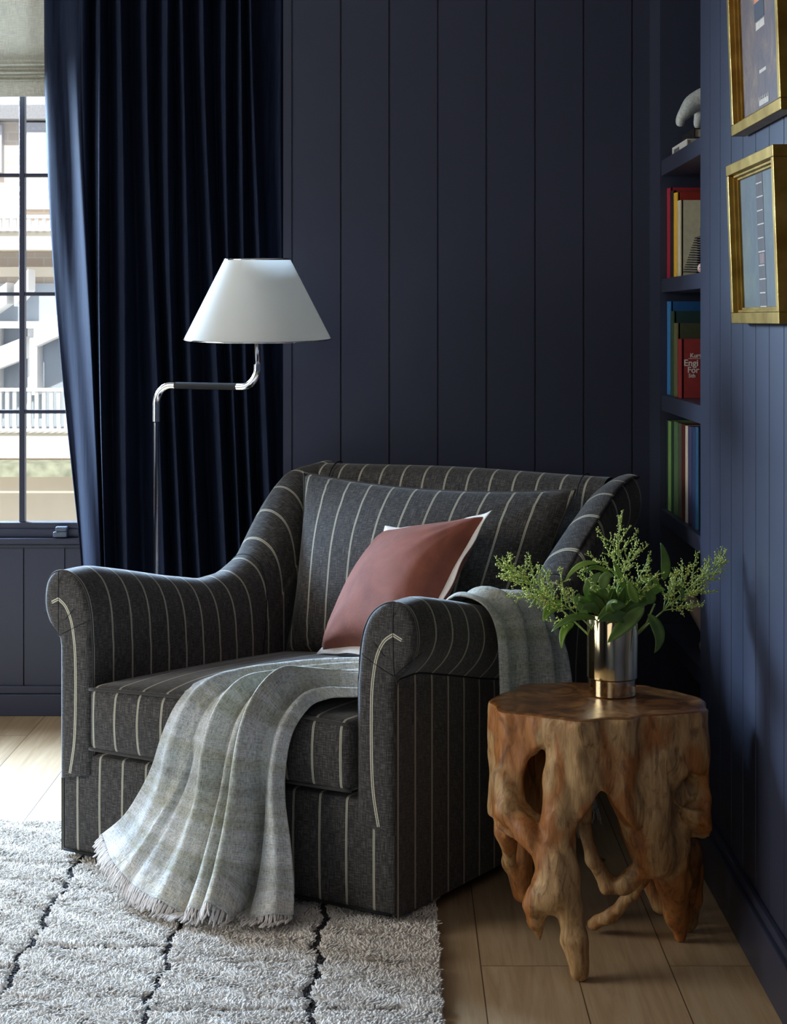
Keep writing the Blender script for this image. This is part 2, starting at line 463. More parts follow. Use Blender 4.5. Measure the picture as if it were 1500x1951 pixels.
# ------------------------------------------------------------------ building across the street
def street():
    def emi(name, rgb): return simple(name, rgb, .9, nscale=2, amt=.08, bmp=0)
    stone = emi('pale_stone_facade', (226, 216, 200)); whitep = emi('white_trim', (238, 238, 240))
    brick = bpy.data.materials.new('tan_brick'); brick.use_nodes = True; nt = brick.node_tree; bb = nt.nodes['Principled BSDF']
    br = nd(nt, 'ShaderNodeTexBrick'); br.inputs['Scale'].default_value = 3.2
    br.inputs['Color1'].default_value = (*srgb(218, 202, 190), 1); br.inputs['Color2'].default_value = (*srgb(228, 214, 200), 1); br.inputs['Mortar'].default_value = (*srgb(228, 222, 214), 1)
    nt.links.new(coords(nt, rot=(math.pi / 2, 0, 0)), br.inputs['Vector']); nt.links.new(br.outputs[0], bb.inputs['Base Color']); bb.inputs['Roughness'].default_value = .9
    gls = simple('facade_window_glass', (176, 186, 198), .3, nscale=3)
    Y = 16.0
    def q(px, py): return at(px, py, Y)
    root = thing('building', (-4.6, Y, -3), 'pale stone and brick building with white balconies across the street', 'building')
    b = MB(); zt = q(0, 232)[2]; b.box((-14, Y, -3), (-2.2, Y + 3, zt)); b.build('facade', brick, root)
    b = MB(); b.box((-14.1, Y - .25, zt), (-2.1, Y + 3.1, zt + .12)); b.build('roof_cornice', simple('grey_cornice', (150, 150, 156), .8), root)
    # stone bands
    for (ya, yb, d) in ((440, 480, .5), (510, 528, .2), (820, 865, .5), (895, 1300, .12)):
        b = MB(); b.box((-14, Y - d, q(0, yb)[2]), (-2.2, Y + .05, q(0, ya)[2])); b.build('stone_band', stone, root)
    # upper windows
    for (xa, xb, ya, yb) in ((-32, 8, 240, 330), (44, 130, 236, 400), (-90, -50, 240, 330)):
        f = MB(); f.box((q(xa, 0)[0], Y - .1, q(0, yb)[2]), (q(xb, 0)[0], Y + .02, q(0, ya)[2])); fo = f.build('window', simple('grey_window_frame', (186, 188, 198), .6), root)
        g = MB(); g.box((q(xa + 12, 0)[0], Y - .115, q(0, yb)[2]), (q(xb - 8, 0)[0], Y - .09, q(0, ya + 18)[2])); g.build('pane', whitep if xa > 0 else gls, fo)
    # porch bay with columns below
    for (xa, xb) in ((-60, -48), (-4, 10), (66, 84), (134, 150)):
        f = MB(); f.box((q(xa, 0)[0], Y - .3, q(0, 750)[2]), (q(xb, 0)[0], Y - .05, q(0, 615)[2])); f.build('column', whitep, root)
    f = MB(); f.box((-14, Y - .04, q(0, 815)[2]), (-2.2, Y - .001, q(0, 540)[2])); f.build('porch_recess', gls, root)
    f = MB(); f.box((-14, Y - .4, q(0, 625)[2]), (-2.2, Y - .02, q(0, 612)[2])); f.build('porch_beam', whitep, root)
    for (xa, ya, xb, yb) in ((-6, 690, 70, 660), (-20, 600, 36, 560), (50, 565, 76, 535), (86, 640, 140, 615)):
        f = MB(); a = q(xa, ya); c = q(xb, yb); f.obox((a + c) / 2 + np.array([0, -.35, 0]), (c - a) / 2, (0, .15, 0), (0, 0, .09)); f.build('awning', whitep, root)
    # balcony rails: one balustrade per storey
    for (yt, yb) in ((416, 446), (735, 815)):
        f = MB(); f.box((-14, Y - .55, q(0, yt + 6)[2]), (-2.2, Y - .47, q(0, yt)[2])); f.box((-14, Y - .55, q(0, yb)[2]), (-2.2, Y - .47, q(0, yb - 5)[2]))
        x = -6.5
        while x < -2.3:
            f.box((x, Y - .53, q(0, yb)[2]), (x + .03, Y - .49, q(0, yt)[2])); x += .062
        f.build('balustrade', whitep, root)
    hedge = MB()
    hedge.box((-14, Y - .9, q(0, 892)[2]), (-2.2, Y - .5, q(0, 868)[2]))
    hedge.build('hedge_strip', simple('hedge_green', (150, 152, 132), .9, nscale=9, amt=.35), root)
    o = bx('ground', (-30, ALY + .3, -3.3), (25, 40, -3.0), emi('street_paving', (206, 198, 184))); o['kind'] = 'structure'
street()
# ================================================================== curtain
def curtain():
    # fold crests and troughs: photo x at the top, photo x at height of the chair arm, depth
    K = [(83, 150, 5.68), (86, 151, 5.655), (98, 153, 5.64), (112, 156, 5.63), (121, 160, 5.615), (130, 167, 5.585), (140, 176, 5.55), (149, 184, 5.522), (158, 189, 5.512), (168, 192, 5.53), (177, 194.5, 5.60),
         (184, 197, 5.50), (190, 201, 5.47), (206, 222, 5.60), (222, 238, 5.49), (233, 247, 5.46), (250, 272, 5.58), (268, 296, 5.52), (282, 312, 5.45),
         (296, 326, 5.58), (310, 338, 5.47), (320, 346, 5.45), (330, 360, 5.58), (340, 374, 5.48), (349, 384, 5.45), (366, 405, 5.58), (382, 424, 5.48), (392, 433, 5.45),
         (410, 444, 5.58), (424, 452, 5.47), (432, 457, 5.45), (444, 468, 5.56), (452, 478, 5.47), (458, 487, 5.45), (468, 500, 5.54), (476, 514, 5.46), (482, 523, 5.44),
         (500, 532, 5.50), (520, 538, 5.50), (536, 543, 5.47), (546, 547, 5.50)]
    K = np.array(K, float); n = 420
    top = catmull(np.c_[K[:, 0], K[:, 2]], n); bot = catmull(np.c_[K[:, 1], K[:, 2]], n)
    zs = np.concatenate([np.linspace(2.62, .7, 40), np.linspace(.65, .015, 14)])
    V = []; UV = []
    s = np.linspace(0, 1, n)
    for z in zs:
        f = np.clip((2.25 - z) / (2.25 - .60), -.2, 1.35)
        g = np.clip(f, 0, 2) ** 1.6 if f > 0 else f * .3
        px = top[:, 0] + (bot[:, 0] - top[:, 0]) * g
        Yc = 5.60 + (top[:, 1] - 5.60) * (.85 + .25 * f)
        Yc = Yc + .010 * np.sin(s * 60 + z * 4) * (s < .2) + .006 * np.sin(z * 7 + s * 11)
        X = (px - CX) / FPX * Yc
        X = X + .004 * np.sin(z * 3 + s * 25)
        for i in range(n): V.append((X[i], Yc[i], z)); UV.append((s[i] * 2, z))
    m, nt, b = new_mat('navy_velvet_curtain', srgb(24, 30, 46), .85, spec=.12, sheen=.03)
    b.inputs['Sheen Tint'].default_value = (*srgb(120, 160, 215), 1)
    w = noise(nt, coords(nt, scale=(160, 160, 8)), 1, 3)
    nt.links.new(ramp(nt, w, [(.3, srgb(20, 26, 42)), (.7, srgb(31, 39, 60))]), b.inputs['Base Color'])
    bump(nt, b, w, .15, .001)
    o = mobj('curtain', V, grid_faces(len(zs), n), m, uv=UV)
    sm = o.modifiers.new('solid', 'SOLIDIFY'); sm.thickness = .003
    tag(o, 'floor-length navy velvet curtain hanging in folds beside the window', 'curtain')
curtain()

# ================================================================== armchair
CO = np.array([-.813, 4.40, 0.0]); EU = np.array([.848, -.530, 0]); EV = np.array([.530, .848, 0]); EZ = np.array([0, 0, 1.0])
W, D = .945, .93
def C(u, v, z): 
    u, v, z = np.broadcast_arrays(np.asarray(u, float), np.asarray(v, float), np.asarray(z, float))
    return CO + u[..., None] * EU + v[..., None] * EV + z[..., None] * EZ

chair = thing('armchair', tuple(C(W / 2, D / 2, 0)), 'large charcoal armchair with cream pinstripes and rolled arms', 'armchair')

HV = np.array([-.02, 0, .09, .227, .39, .565, .68, .79, .85, .92, 1.0, 1.08, 1.2])
HZ = np.array([.700, .700, .703, .678, .646, .6175, .624, .668, .745, .823, .878, .899, .900])
_hx = np.linspace(-.02, 1.2, 400); _hy = np.interp(_hx, HV, HZ)
_k = np.hanning(31); _k /= _k.sum(); _hs = np.convolve(np.pad(_hy, 15, 'edge'), _k, 'valid')
def H(v): return np.interp(v, _hx, _hs)

def arm_profile():
    """offset outward from the outer face and height measured from the arm's top, inner bottom to outer tuck"""
    roll = [(-.094, -.16), (-.092, -.12), (-.087, -.085), (-.078, -.055), (-.062, -.028), (-.04, -.01), (-.015, 0), (.012, -.001),
            (.033, -.011), (.047, -.032), (.054, -.062), (.053, -.090), (.043, -.117), (.028, -.138), (.013, -.153), (.001, -.164)]
    return catmull(roll, 46)
ROLL = arm_profile()

def make_arm(side):
    # side +1: right arm, outer face u=W;  -1: left arm, outer face u=0
    nv = 120; low = 16
    t = np.linspace(0, 1, nv); rows = []; uvs = []
    for ti in t:
        vtop = ti * 1.09
        wing = float(sstep(.66, .9, vtop))
        h = float(H(vtop + (.05 * wing if side > 0 else 0)))
        rear = float(sstep(.97, 1.09, vtop))
        fl = (.055 if side > 0 else .02) * wing
        pr = []
        zi = np.linspace(.24, h - .16, low)[:-1]
        for z in zi: pr.append((-.096 + fl * float(sstep(.5, .85, z)), z))
        k = 1 - .55 * rear
        for (o, dz) in ROLL:
            oo = o + fl * float(sstep(.5, .85, h + dz)) * (1 if o < .02 else .6)
            if o > 0 and side < 0: oo *= k
            pr.append((oo, h + dz * (1 + .15 * wing)))
        zl = pr[-1][1]
        for z in np.linspace(zl, .03, 22)[1:]: pr.append((0.002 + .03 * wing * float(sstep(.4, .8, z)), z))
        arc = 0; last = None; row = []
        for (o, z) in pr:
            lean = np.interp(z, [0, .3, .9], [D / 1.09, D / 1.09 + .005, 1.0])
            v = ti * 1.09 * lean
            bulge = .012 * math.sin(math.pi * min(1, max(0, (z - .05) / .6))) * math.sin(math.pi * ti) if o <= 0 else 0
            u = (W + o) if side > 0 else -o
            if rear > 0 and side < 0: u += .05 * rear
            row.append((u, v, z))
            if last is not None: arc += math.dist(last, (o, z))
            last = (o, z)
            uvs.append((v * 1.0 - .0055, arc))
        rows.append(row)
    R = np.array(rows); n2 = R.shape[1]
    ce = R.mean(axis=1)          # close the rear end with a rounded cap
    for k_, sc_ in ((nv - 3, .985), (nv - 2, .95), (nv - 1, .86)):
        c0 = np.array([R[k_, :low + 46, 0].mean(), 0, 0])
        R[k_, :, 0] = c0[0] + (R[k_, :, 0] - c0[0]) * sc_
        topz = R[k_, :, 2].max(); R[k_, :, 2] = np.where(R[k_, :, 2] > .3, R[k_, :, 2] - (1 - sc_) * .06 * (R[k_, :, 2] - .3) / (topz - .3), R[k_, :, 2])
    P = C(R[..., 0], R[..., 1], R[..., 2]).reshape(-1, 3)
    # rounded closing at the rear: a cap towards the back
    F = grid_faces(nv, n2, flip=(side > 0))
    F.append(tuple((nv - 1) * n2 + j for j in (range(n2) if side > 0 else reversed(range(n2)))))
    o = mobj('arm', P, F, STRIPE, chair, uv=uvs)
    # underside seam of the roll and the seam where the wing starts
    b = MB()
    tuck = C(R[:, low - 1 + 45, 0], R[:, low - 1 + 45, 1], R[:, low - 1 + 45, 2])
    b.tube(tuck, .0028, 6)
    iw = int(.70 * nv)
    b.tube(C(R[iw, 6:low + 44, 0], R[iw, 6:low + 44, 1], R[iw, 6:low + 44, 2]), .0016, 5)
    b.build('seam', SEAM_CREASE, o, smooth=True)
    # front panel of the arm
    h = .700
    zz = np.concatenate([np.linspace(.225, .54, 18), np.linspace(.545, h - .0005, 26)])
    inner = [(-.096, .22)] + [(-.096, z) for z in np.linspace(.24, h - .17, 8)] + [(o_, h + dz) for (o_, dz) in ROLL[:21]]
    outer = [(.002, .22), (.002, .54)] + [(o_, h + dz) for (o_, dz) in ROLL[::-1][:27]]
    inner = np.array(inner); outer = np.array(outer)
    rows = []; na = 22
    for z in zz:
        a = np.interp(z, inner[:, 1], inner[:, 0]); c = np.interp(z, outer[:, 1], outer[:, 0])
        s = np.linspace(-1, 1, na)
        zb_ = z
        edge = np.sqrt(np.clip(1 - np.abs(s) ** 4, 0, 1)) * min(1, math.sqrt(max(0, (h - z) / .03)))
        rows.append([((a + c) / 2 + s[i] * (c - a) / 2, .004 - .016 * edge[i], zb_ - (.02 * (1 + s[i]) / 2 if z < .24 else 0)) for i in range(na)])
    R2 = np.array(rows); nz = len(zz)
    def loc(o_, v_, z_): return C(W + o_ if side > 0 else -o_, v_, z_)
    P2 = loc(R2[..., 0], R2[..., 1], R2[..., 2]).reshape(-1, 3)
    b = MB(); b.add(P2, grid_faces(nz, na, flip=(side < 0)), 0, uv=np.c_[R2[..., 0].ravel() + .035, R2[..., 2].ravel()])
    # single yarn stripe with the folded chevron at the head
    pathl = [(-.036, .222), (-.05, .30), (-.054, .40), (-.053, .50), (-.047, .555), (-.038, .59), (-.022, .618), (0, .634), (.022, .624)]
    pc = catmull(pathl[:8], 40).tolist() + pathl[8:]
    L = []; 
    for i, (o_, z_) in enumerate(pc):
        a_ = pc[max(0, i - 1)]; c_ = pc[min(len(pc) - 1, i + 1)]
        dx, dz = c_[0] - a_[0], c_[1] - a_[1]; l = math.hypot(dx, dz); nx, nz_ = -dz / l, dx / l
        aa = np.interp(z_, inner[:, 1], inner[:, 0]); cc = np.interp(z_, outer[:, 1], outer[:, 0])
        s = (o_ - (aa + cc) / 2) / ((cc - aa) / 2)
        vv = .004 - .016 * math.sqrt(max(0, 1 - min(1, abs(s)) ** 4)) - .0007
        for w_ in (-.0036, -.0009, .0009, .0036): L.append((o_ + nx * w_, vv, z_ + nz_ * w_))
    L = np.array(L); PL = loc(L[:, 0], L[:, 1], L[:, 2])
    FF = [f for i, f in enumerate(grid_faces(len(pc), 4, flip=(side < 0))) if i % 3 != 1]
    b.add(PL, FF, 1)
    for (x0, z0, x1, z1) in ((0, .634, .001, .70), (0, .634, .002, .546), (-.05, .615, -.02, .586), (-.092, .59, .0, .546), (.062, .60, .001, .546)):  # thin dark lines put in as the shade of the pleat creases
        s_ = np.linspace(0, 1, 9); q = []
        for a in s_:
            ox, oz = x0 + (x1 - x0) * a, z0 + (z1 - z0) * a
            aa = np.interp(oz, inner[:, 1], inner[:, 0]); cc = np.interp(oz, outer[:, 1], outer[:, 0])
            s = (ox - (aa + cc) / 2) / max(.01, (cc - aa) / 2)
            q.append(loc(ox, .004 - .016 * math.sqrt(max(0, 1 - min(1, abs(s)) ** 4)), oz))
        b.tube(q, .0011, 5, 2)
    b.build('arm_front_panel', [PLAINF, LINEM, SEAM_CREASE], o, smooth=True, uv=True)
    # piping round the panel
    b = MB()
    ring = [(x, z) for x, z in inner[1:]] + [(x, z) for x, z in outer[::-1][:-1]]
    b.tube([loc(x, .002, z) for x, z in ring] , .0022, 6)
    b.build('piping', PLAINF, o, smooth=True)
    return o
make_arm(1); make_arm(-1)

def rounded_box(lo, hi, r, n=26, crown=(0, 0), front=0.0, shape=None, nz=None):
    """six grids of a box with rounded edges in (u,v,z); returns verts, faces, uv"""
    lo = np.array(lo, float); hi = np.array(hi, float); c = (lo + hi) / 2; h = (hi - lo) / 2
    mb = MB()
    s = np.linspace(-1, 1, n); s = np.sign(s) * (1 - (1 - np.abs(s)) ** 1.5)
    for ax in range(3):
        for sg in (-1, 1):
            a1, a2 = [(1, 2), (0, 2), (0, 1)][ax]
            g1, g2 = np.meshgrid(s, s, indexing='ij')
            P = np.zeros((n, n, 3)); P[..., ax] = sg * h[ax]; P[..., a1] = g1 * h[a1]; P[..., a2] = g2 * h[a2]
            inn = np.clip(P, -(h - r), h - r); d = P - inn
            l = np.linalg.norm(d, axis=-1, keepdims=True); Q = inn + d / np.maximum(l, 1e-9) * r
            x, y, z = Q[..., 0] / h[0], Q[..., 1] / h[1], Q[..., 2] / h[2]
            Q = Q.copy()
            Q[..., 2] += np.where(z > 0, crown[0], -crown[1]) * np.abs(z) * (1 - x ** 2) * (1 - y ** 4 * .9)
            Q[..., 1] -= front * np.where(y < 0, -y, 0) * (1 - z ** 2) * (1 - x ** 6)
            Q = Q + c
            uv = np.stack([Q[..., 0] if ax != 0 else Q[..., 1], Q[..., 2] if ax != 2 else Q[..., 1]], -1).reshape(-1, 2)
            if shape is not None: Q = shape(Q)
            flip = (sg > 0) ^ (ax == 1)
            mb.add(C(Q[..., 0], Q[..., 1], Q[..., 2]).reshape(-1, 3), grid_faces(n, n, flip=not flip), 0, uv)
    return mb
US = -(W - .0547)           # stripe phase along u
def shift_uv(mb, du):
    for a in mb.uv: a[:, 0] += du
    return mb
# base under the seat
b = shift_uv(rounded_box((.002, .0, .032), (W - .002, D - .02, .272), .012, front=.004), US)
b.build('base', STRIPE, chair, smooth=True, uv=True)
b = MB()
b.tube(C(np.linspace(.01, W - .01, 20), -.004, .036), .0035, 6); b.tube(C(W - .001, np.linspace(.0, D - .03, 12), .034), .003, 6)
b.build('hem_welt', SEAM_CREASE, chair, smooth=True)
b = MB(); Pc = C(W / 2, D / 2 - .01, 0); b.revolve(Pc, [(.0, .0), (.28, .0), (.28, .014), (.2, .034), (0, .034)], 40)
b.build('swivel_plinth', simple('black_plinth', (20, 20, 22), .5), chair, smooth=True, auto=40)
# seat cushion
def seatshape(Q):
    Q = Q.copy(); Q[..., 2] += .012 * np.sin(Q[..., 0] * 5) * 0 - .05 * np.clip(Q[..., 1], 0, 1) ** 1.2
    return Q
sb = shift_uv(rounded_box((.1, -.022, .283), (W - .1, .80, .438), .022, n=34, crown=(.035, .0), front=.012, shape=seatshape), US)
seat = sb.build('seat_cushion', STRIPE, chair, smooth=True, uv=True)
b = MB()
for z in (.430, .290):
    uu = np.linspace(.103, W - .103, 40); vv = -.018 - .004 * (1 - ((uu - W / 2) / .37) ** 6)
    b.tube(C(uu, vv, z + .012 * (1 - ((uu - W/2) / .37) ** 2) * (z > .4)), .0042, 7, 0)
b.build('piping', PLAINF, seat, smooth=True)

# back: inner face, roll over the top, outer face
prof = [(.86, .26), (.885, .4), (.915, .55), (.955, .70), (.985, .79), (1.0, .845), (1.02, .878), (1.05, .893), (1.08, .888), (1.10, .862), (1.105, .81), (1.07, .6), (1.02, .35), (.955, .032)]
pf = catmull(prof, 70); nu = 60
uu = np.linspace(.02, W - .004, nu); P = []; UV = []
arc = np.concatenate([[0], np.cumsum(np.linalg.norm(np.diff(pf, axis=0), axis=1))])
for u in uu:
    x = (u - W / 2) / (W / 2)
    dv = 0.0
    for k, (v, z) in enumerate(pf):
        P.append((u, v + dv, z + (.004 * math.cos(x * 3)) )); UV.append((u + US, arc[k]))
P = np.array(P); back = mobj('back', C(P[:, 0], P[:, 1], P[:, 2]), grid_faces(nu, 70, flip=True), STRIPE, chair, uv=UV)
for sx in (.092, W - .07):
    b = MB(); b.tube([C(sx, v - .004, z + .003) for v, z in pf[26:42]], .0016, 6); b.build('seam', SEAM_CREASE, back, smooth=True)

# pillow builder
def pillow(name, BL, BR, TR, TL, T, mat, parent=None, n=44, pinch=.05, flange=0, fmat=None, uvw=(1, 1), uoff=0, seed=1, wr=.006, sag=0, asym=.62):
    BL, BR, TR, TL = (np.array(p, float) for p in (BL, BR, TR, TL))
    s = np.linspace(-1, 1, n); A, B = np.meshgrid(s, s, indexing='ij')
    A2 = A * (1 - pinch * (1 - B ** 2) * np.abs(A) ** 2); B2 = B * (1 - pinch * (1 - A ** 2) * np.abs(B) ** 2)
    if sag: B2 = B2 - sag * (1 - A ** 2) * (B > 0) * B ** 3
    a = ((A2 + 1) / 2)[..., None]; b_ = ((B2 + 1) / 2)[..., None]
    P = (1 - a) * (1 - b_) * BL + a * (1 - b_) * BR + a * b_ * TR + (1 - a) * b_ * TL
    N = np.cross(BR - BL, TL - BL); N /= np.linalg.norm(N)
    if N[1] > 0: N = -N
    th = T * (np.clip((1 - A ** 2), 0, 1) * np.clip((1 - B ** 2), 0, 1)) ** .42
    r = np.random.default_rng(seed); w = 0
    for _ in range(9):
        k1, k2, ph = r.uniform(-5, 5), r.uniform(-5, 5), r.uniform(0, 6)
        w = w + np.sin(A * k1 + B * k2 + ph) / 4
    # creases radiating from the corners
    for ca, cb in ((-1, -1), (1, -1), (1, 1), (-1, 1)):
        dd = np.hypot(A - ca, B - cb); an = np.arctan2(B - cb, A - ca)
        w = w + 1.2 * np.sin(an * 17 + ca * 2) * np.exp(-dd * 3.2) * np.clip(dd * 5, 0, 1)
    fr = P + N * (th * asym * 2 * .5 * 1.0 + wr * w * np.clip(th / T, 0, 1))[..., None]
    bk = P - N * (th * (1 - asym))[..., None]
    mb = MB()
    uv = np.stack([A2 * uvw[0] / 2 + uoff, B2 * uvw[1] / 2], -1).reshape(-1, 2)
    cr = np.cross(BR - BL, TL - BL); fl = cr.dot(N) < 0
    mb.add(fr.reshape(-1, 3), grid_faces(n, n, flip=fl), 0, uv); mb.add(bk.reshape(-1, 3), grid_faces(n, n, flip=not fl), 0, uv)
    o = mb.build(name, mat, parent, smooth=True, uv=True)
    ring = [P[i, 0] for i in range(n)] + [P[-1, j] for j in range(1, n)] + [P[i, -1] for i in range(n - 2, -1, -1)] + [P[0, j] for j in range(n - 2, 0, -1)]
    return o, np.array(ring), P, N
bc, ring, _, _ = pillow('back_cushion', C(.125, .75, .405), C(.82, .75, .405), C(.905, .93, .865), C(.045, .945, .870), .135, STRIPE, chair, pinch=.045, uvw=(.80, .46), uoff=.026, seed=5, wr=.007, sag=.06)
mb_ = MB(); mb_.tube(np.vstack([ring, ring[:1]]), .003, 6); mb_.build('piping', PLAINF, bc, smooth=True)

# ================================================================== terracotta cushion
VEL, nt, b = new_mat('terracotta_velvet', srgb(126, 72, 56), .8, spec=.2, sheen=.25)
b.inputs['Sheen Tint'].default_value = (*srgb(240, 200, 190), 1)
n_ = noise(nt, coords(nt), 9, 5, .6, .6)
nt.links.new(ramp(nt, n_, [(.3, srgb(112, 62, 48)), (.7, srgb(140, 80, 62))]), b.inputs['Base Color'])
bump(nt, b, noise(nt, coords(nt), 120, 4), .25, .002)
FLN = simple('white_linen_flange', (226, 216, 206), .9, nscale=300, amt=.08)
BL = at(612, 1240, 4.74); TL = at(738, 1012, 4.84); TR = at(926, 982, 4.56); BR = at(790, 1262, 4.38)
tc_ = thing('throw_pillow', tuple((BL + BR) / 2), 'terracotta velvet throw pillow with white flanged edges leaning in the armchair', 'pillow')
pc_, ring, P, N = pillow('pillow_body', BL, BR, TR, TL, .165, VEL, tc_, pinch=.13, seed=3, wr=.008, asym=.62)
cen = P.mean(axis=(0, 1)); mb_ = MB(); V = []
rr = np.vstack([ring, ring[:1]])
for i, p in enumerate(rr):
    d = p - cen; d = d / np.linalg.norm(d)
    wv = .003 * math.sin(i * .55)
    for k, (e, t_) in enumerate(((-.006, .0012), (.021, .0012), (.022, 0), (.021, -.0012), (-.006, -.0012))):
        V.append(p + d * e + N * (t_ + wv * (k in (1, 2, 3))))
mb_.add(V, grid_faces(len(rr), 5)); mb_.build('flange', FLN, tc_, smooth=True)
# ================================================================== floor lamp
def lampstand():
    px_, py_ = -.667, 5.0
    root = thing('floor_lamp', (px_, py_, 0), 'slim chrome and black floor lamp with a white cone shade behind the armchair', 'floor lamp')
    sx, sy = (491 - CX) / FPX * 4.84, 4.84
    zt = EYE - (733.5 - CY) / FPX * 5.0
    b = MB(); b.tube([(px_, py_, .02), (px_, py_, EYE - (805 - CY) / FPX * 5)], .0066, 20)
    b.build('pole', BLACKM_POLE, root, smooth=True, auto=40)
    d = np.array([sx - px_, sy - py_]); L = np.linalg.norm(d); d /= L
    def P(s, z): return (px_ + d[0] * s, py_ + d[1] * s, z)
    def arc(c_s, c_z, r, a0, a1, n=14): return [P(c_s + r * math.cos(a), c_z + r * math.sin(a)) for a in np.linspace(a0, a1, n)]
    R = .052
    zl = EYE - (803 - CY) / FPX * 5
    b = MB(); b.tube([P(0, zl), P(0, zt - R - .01)] + arc(R, zt - R, R, math.pi, math.pi / 2) + [P(R + .012, zt)], .0098, 18)
    b.build('elbow', CHROME, root, smooth=True, auto=50)
    b = MB(); b.tube([P(R + .010, zt), P(L - R - .004, zt)], .0092, 16); b.build('swing_arm', BLACKM, root, smooth=True, auto=50)
    b = MB(); b.tube([P(L - R - .012, zt)] + arc(L - R, zt + R, R, -math.pi / 2, 0) + [P(L, zt + R + .008)], .0098, 18)
    b.build('elbow', CHROME, root, smooth=True, auto=50)
    zs = EYE - (645 - CY) / FPX * 4.84; ztp = EYE - (494 - CY) / FPX * 4.84
    b = MB(); b.tube([P(L, zt + R + .006), P(L, zs + .06)], .0075, 14); b.build('stem', BLACKM_POLE, root, smooth=True)
    # socket, bulb, spider
    b = MB(); b.revolve((sx, sy, zs + .055), [(0, 0), (.016, 0), (.018, .012), (.018, .05), (.012, .055), (0, .055)], 24); b.build('socket', CHROME, root, smooth=True, auto=40)
    b = MB(); b.revolve((sx, sy, zs + .11), [(.012, 0), (.018, .012), (.030, .035), (.032, .055), (.022, .078), (0, .086)], 24); b.build('bulb', simple('opal_bulb', (235, 235, 230), .3), root, smooth=True)
    a = math.radians(2.4); tilt = np.array([[1, 0, 0], [0, math.cos(a), -math.sin(a)], [0, math.sin(a), math.cos(a)]])
    hh = ztp - zs; r0, r1 = 139.5 / FPX * 4.84, 62.5 / FPX * 4.84
    m, nt, bb = new_mat('white_shade_fabric', srgb(246, 247, 243), .85, spec=.2)
    tl = nd(nt, 'ShaderNodeBsdfTranslucent'); tl.inputs[0].default_value = (.95, .95, .93, 1)
    mx = nd(nt, 'ShaderNodeMixShader'); mx.inputs[0].default_value = .5
    nt.links.new(bb.outputs[0], mx.inputs[1]); nt.links.new(tl.outputs[0], mx.inputs[2]); nt.links.new(mx.outputs[0], nt.nodes['Material Output'].inputs[0])
    b = MB(); b.revolve((sx, sy, zs), [(r0, 0), (r1, hh), (r1 - .0015, hh), (r0 - .0015, 0), (r0, 0)], 96, tilt=tilt)
    sh = b.build('lamp_shade', m, root, smooth=True, auto=30)
    b = MB()
    for (r, z) in ((r0 + .0005, -.001), (r1 + .0005, hh)):
        b.tube([np.array((sx, sy, zs)) + tilt @ np.array((r * math.cos(t), r * math.sin(t), z)) for t in np.linspace(0, 2 * math.pi, 97)], .0022, 8, caps=False)
    b.build('rim', CHROME, sh, smooth=True)
    b = MB()
    for t in (0, 2.09, 4.19): b.tube([(sx, sy, zs + .2 * hh + .06), np.array((sx, sy, zs)) + tilt @ np.array((r1 * math.cos(t), r1 * math.sin(t), hh - .004))], .0012, 6)
    b.build('shade_carrier', CHROME, sh, smooth=True)
    b = MB(); b.revolve((px_, py_, 0), [(0, 0), (.115, 0), (.118, .006), (.112, .014), (.02, .02), (.012, .03), (0, .03)], 48); b.build('base', CHROME, root, smooth=True, auto=40)
BLACKM_POLE, _, _ = new_mat('black_nickel', srgb(150, 150, 158), .08, 1.0)
lampstand()

# ================================================================== throw blanket
def throw_mat():
    m, nt, b = new_mat('grey_green_linen_throw', srgb(132, 134, 130), .92, spec=.15, sheen=.3)
    tc = nd(nt, 'ShaderNodeTexCoord'); sx = nd(nt, 'ShaderNodeSeparateXYZ'); nt.links.new(tc.outputs['UV'], sx.inputs[0])
    n1 = nd(nt, 'ShaderNodeTexNoise', noise_dimensions='1D'); n1.inputs['Scale'].default_value = 1; n1.inputs['Detail'].default_value = 2
    nt.links.new(mth(nt, 'MULTIPLY', sx.outputs[1], 7.5), n1.inputs['W'])
    band = ramp(nt, n1.outputs['Fac'], [(.30, srgb(146, 145, 134)), (.42, srgb(180, 182, 176)), (.5, srgb(166, 164, 142)), (.58, srgb(204, 204, 202)), (.72, srgb(226, 220, 206))])
    n2 = nd(nt, 'ShaderNodeTexNoise', noise_dimensions='1D'); n2.inputs['Scale'].default_value = 1
    nt.links.new(mth(nt, 'MULTIPLY', sx.outputs[0], 9), n2.inputs['W'])
    band2 = ramp(nt, n2.outputs['Fac'], [(.35, srgb(156, 156, 138)), (.5, srgb(188, 186, 178)), (.66, srgb(198, 202, 208))])
    col = mixc(nt, .42, band, band2)
    mp = nd(nt, 'ShaderNodeMapping'); nt.links.new(tc.outputs['UV'], mp.inputs[0]); mp.inputs['Scale'].default_value = (60, 420, 1); w1 = noise(nt, mp.outputs[0], 1, 3, .7)
    mp = nd(nt, 'ShaderNodeMapping'); nt.links.new(tc.outputs['UV'], mp.inputs[0]); mp.inputs['Scale'].default_value = (420, 60, 1); w2 = noise(nt, mp.outputs[0], 1, 3, .7)
    w = mth(nt, 'MULTIPLY', mth(nt, 'ADD', w1, w2), .5)
    col = mixc(nt, 1.0, col, ramp(nt, w, [(.36, (.42, .42, .42)), (.5, (1, 1, 1)), (.62, (1.35, 1.35, 1.33))]), 'MULTIPLY')
    nt.links.new(col, b.inputs['Base Color'])
    cr = noise(nt, coords(nt), 34, 4, .6, 1.0)
    bump(nt, b, mth(nt, 'ADD', w, mth(nt, 'MULTIPLY', cr, 5)), .55, .0018)
    return m
THROW = throw_mat()
FRINGE = simple('pale_fringe_yarn', (220, 212, 206), .95, nscale=200, amt=.1)
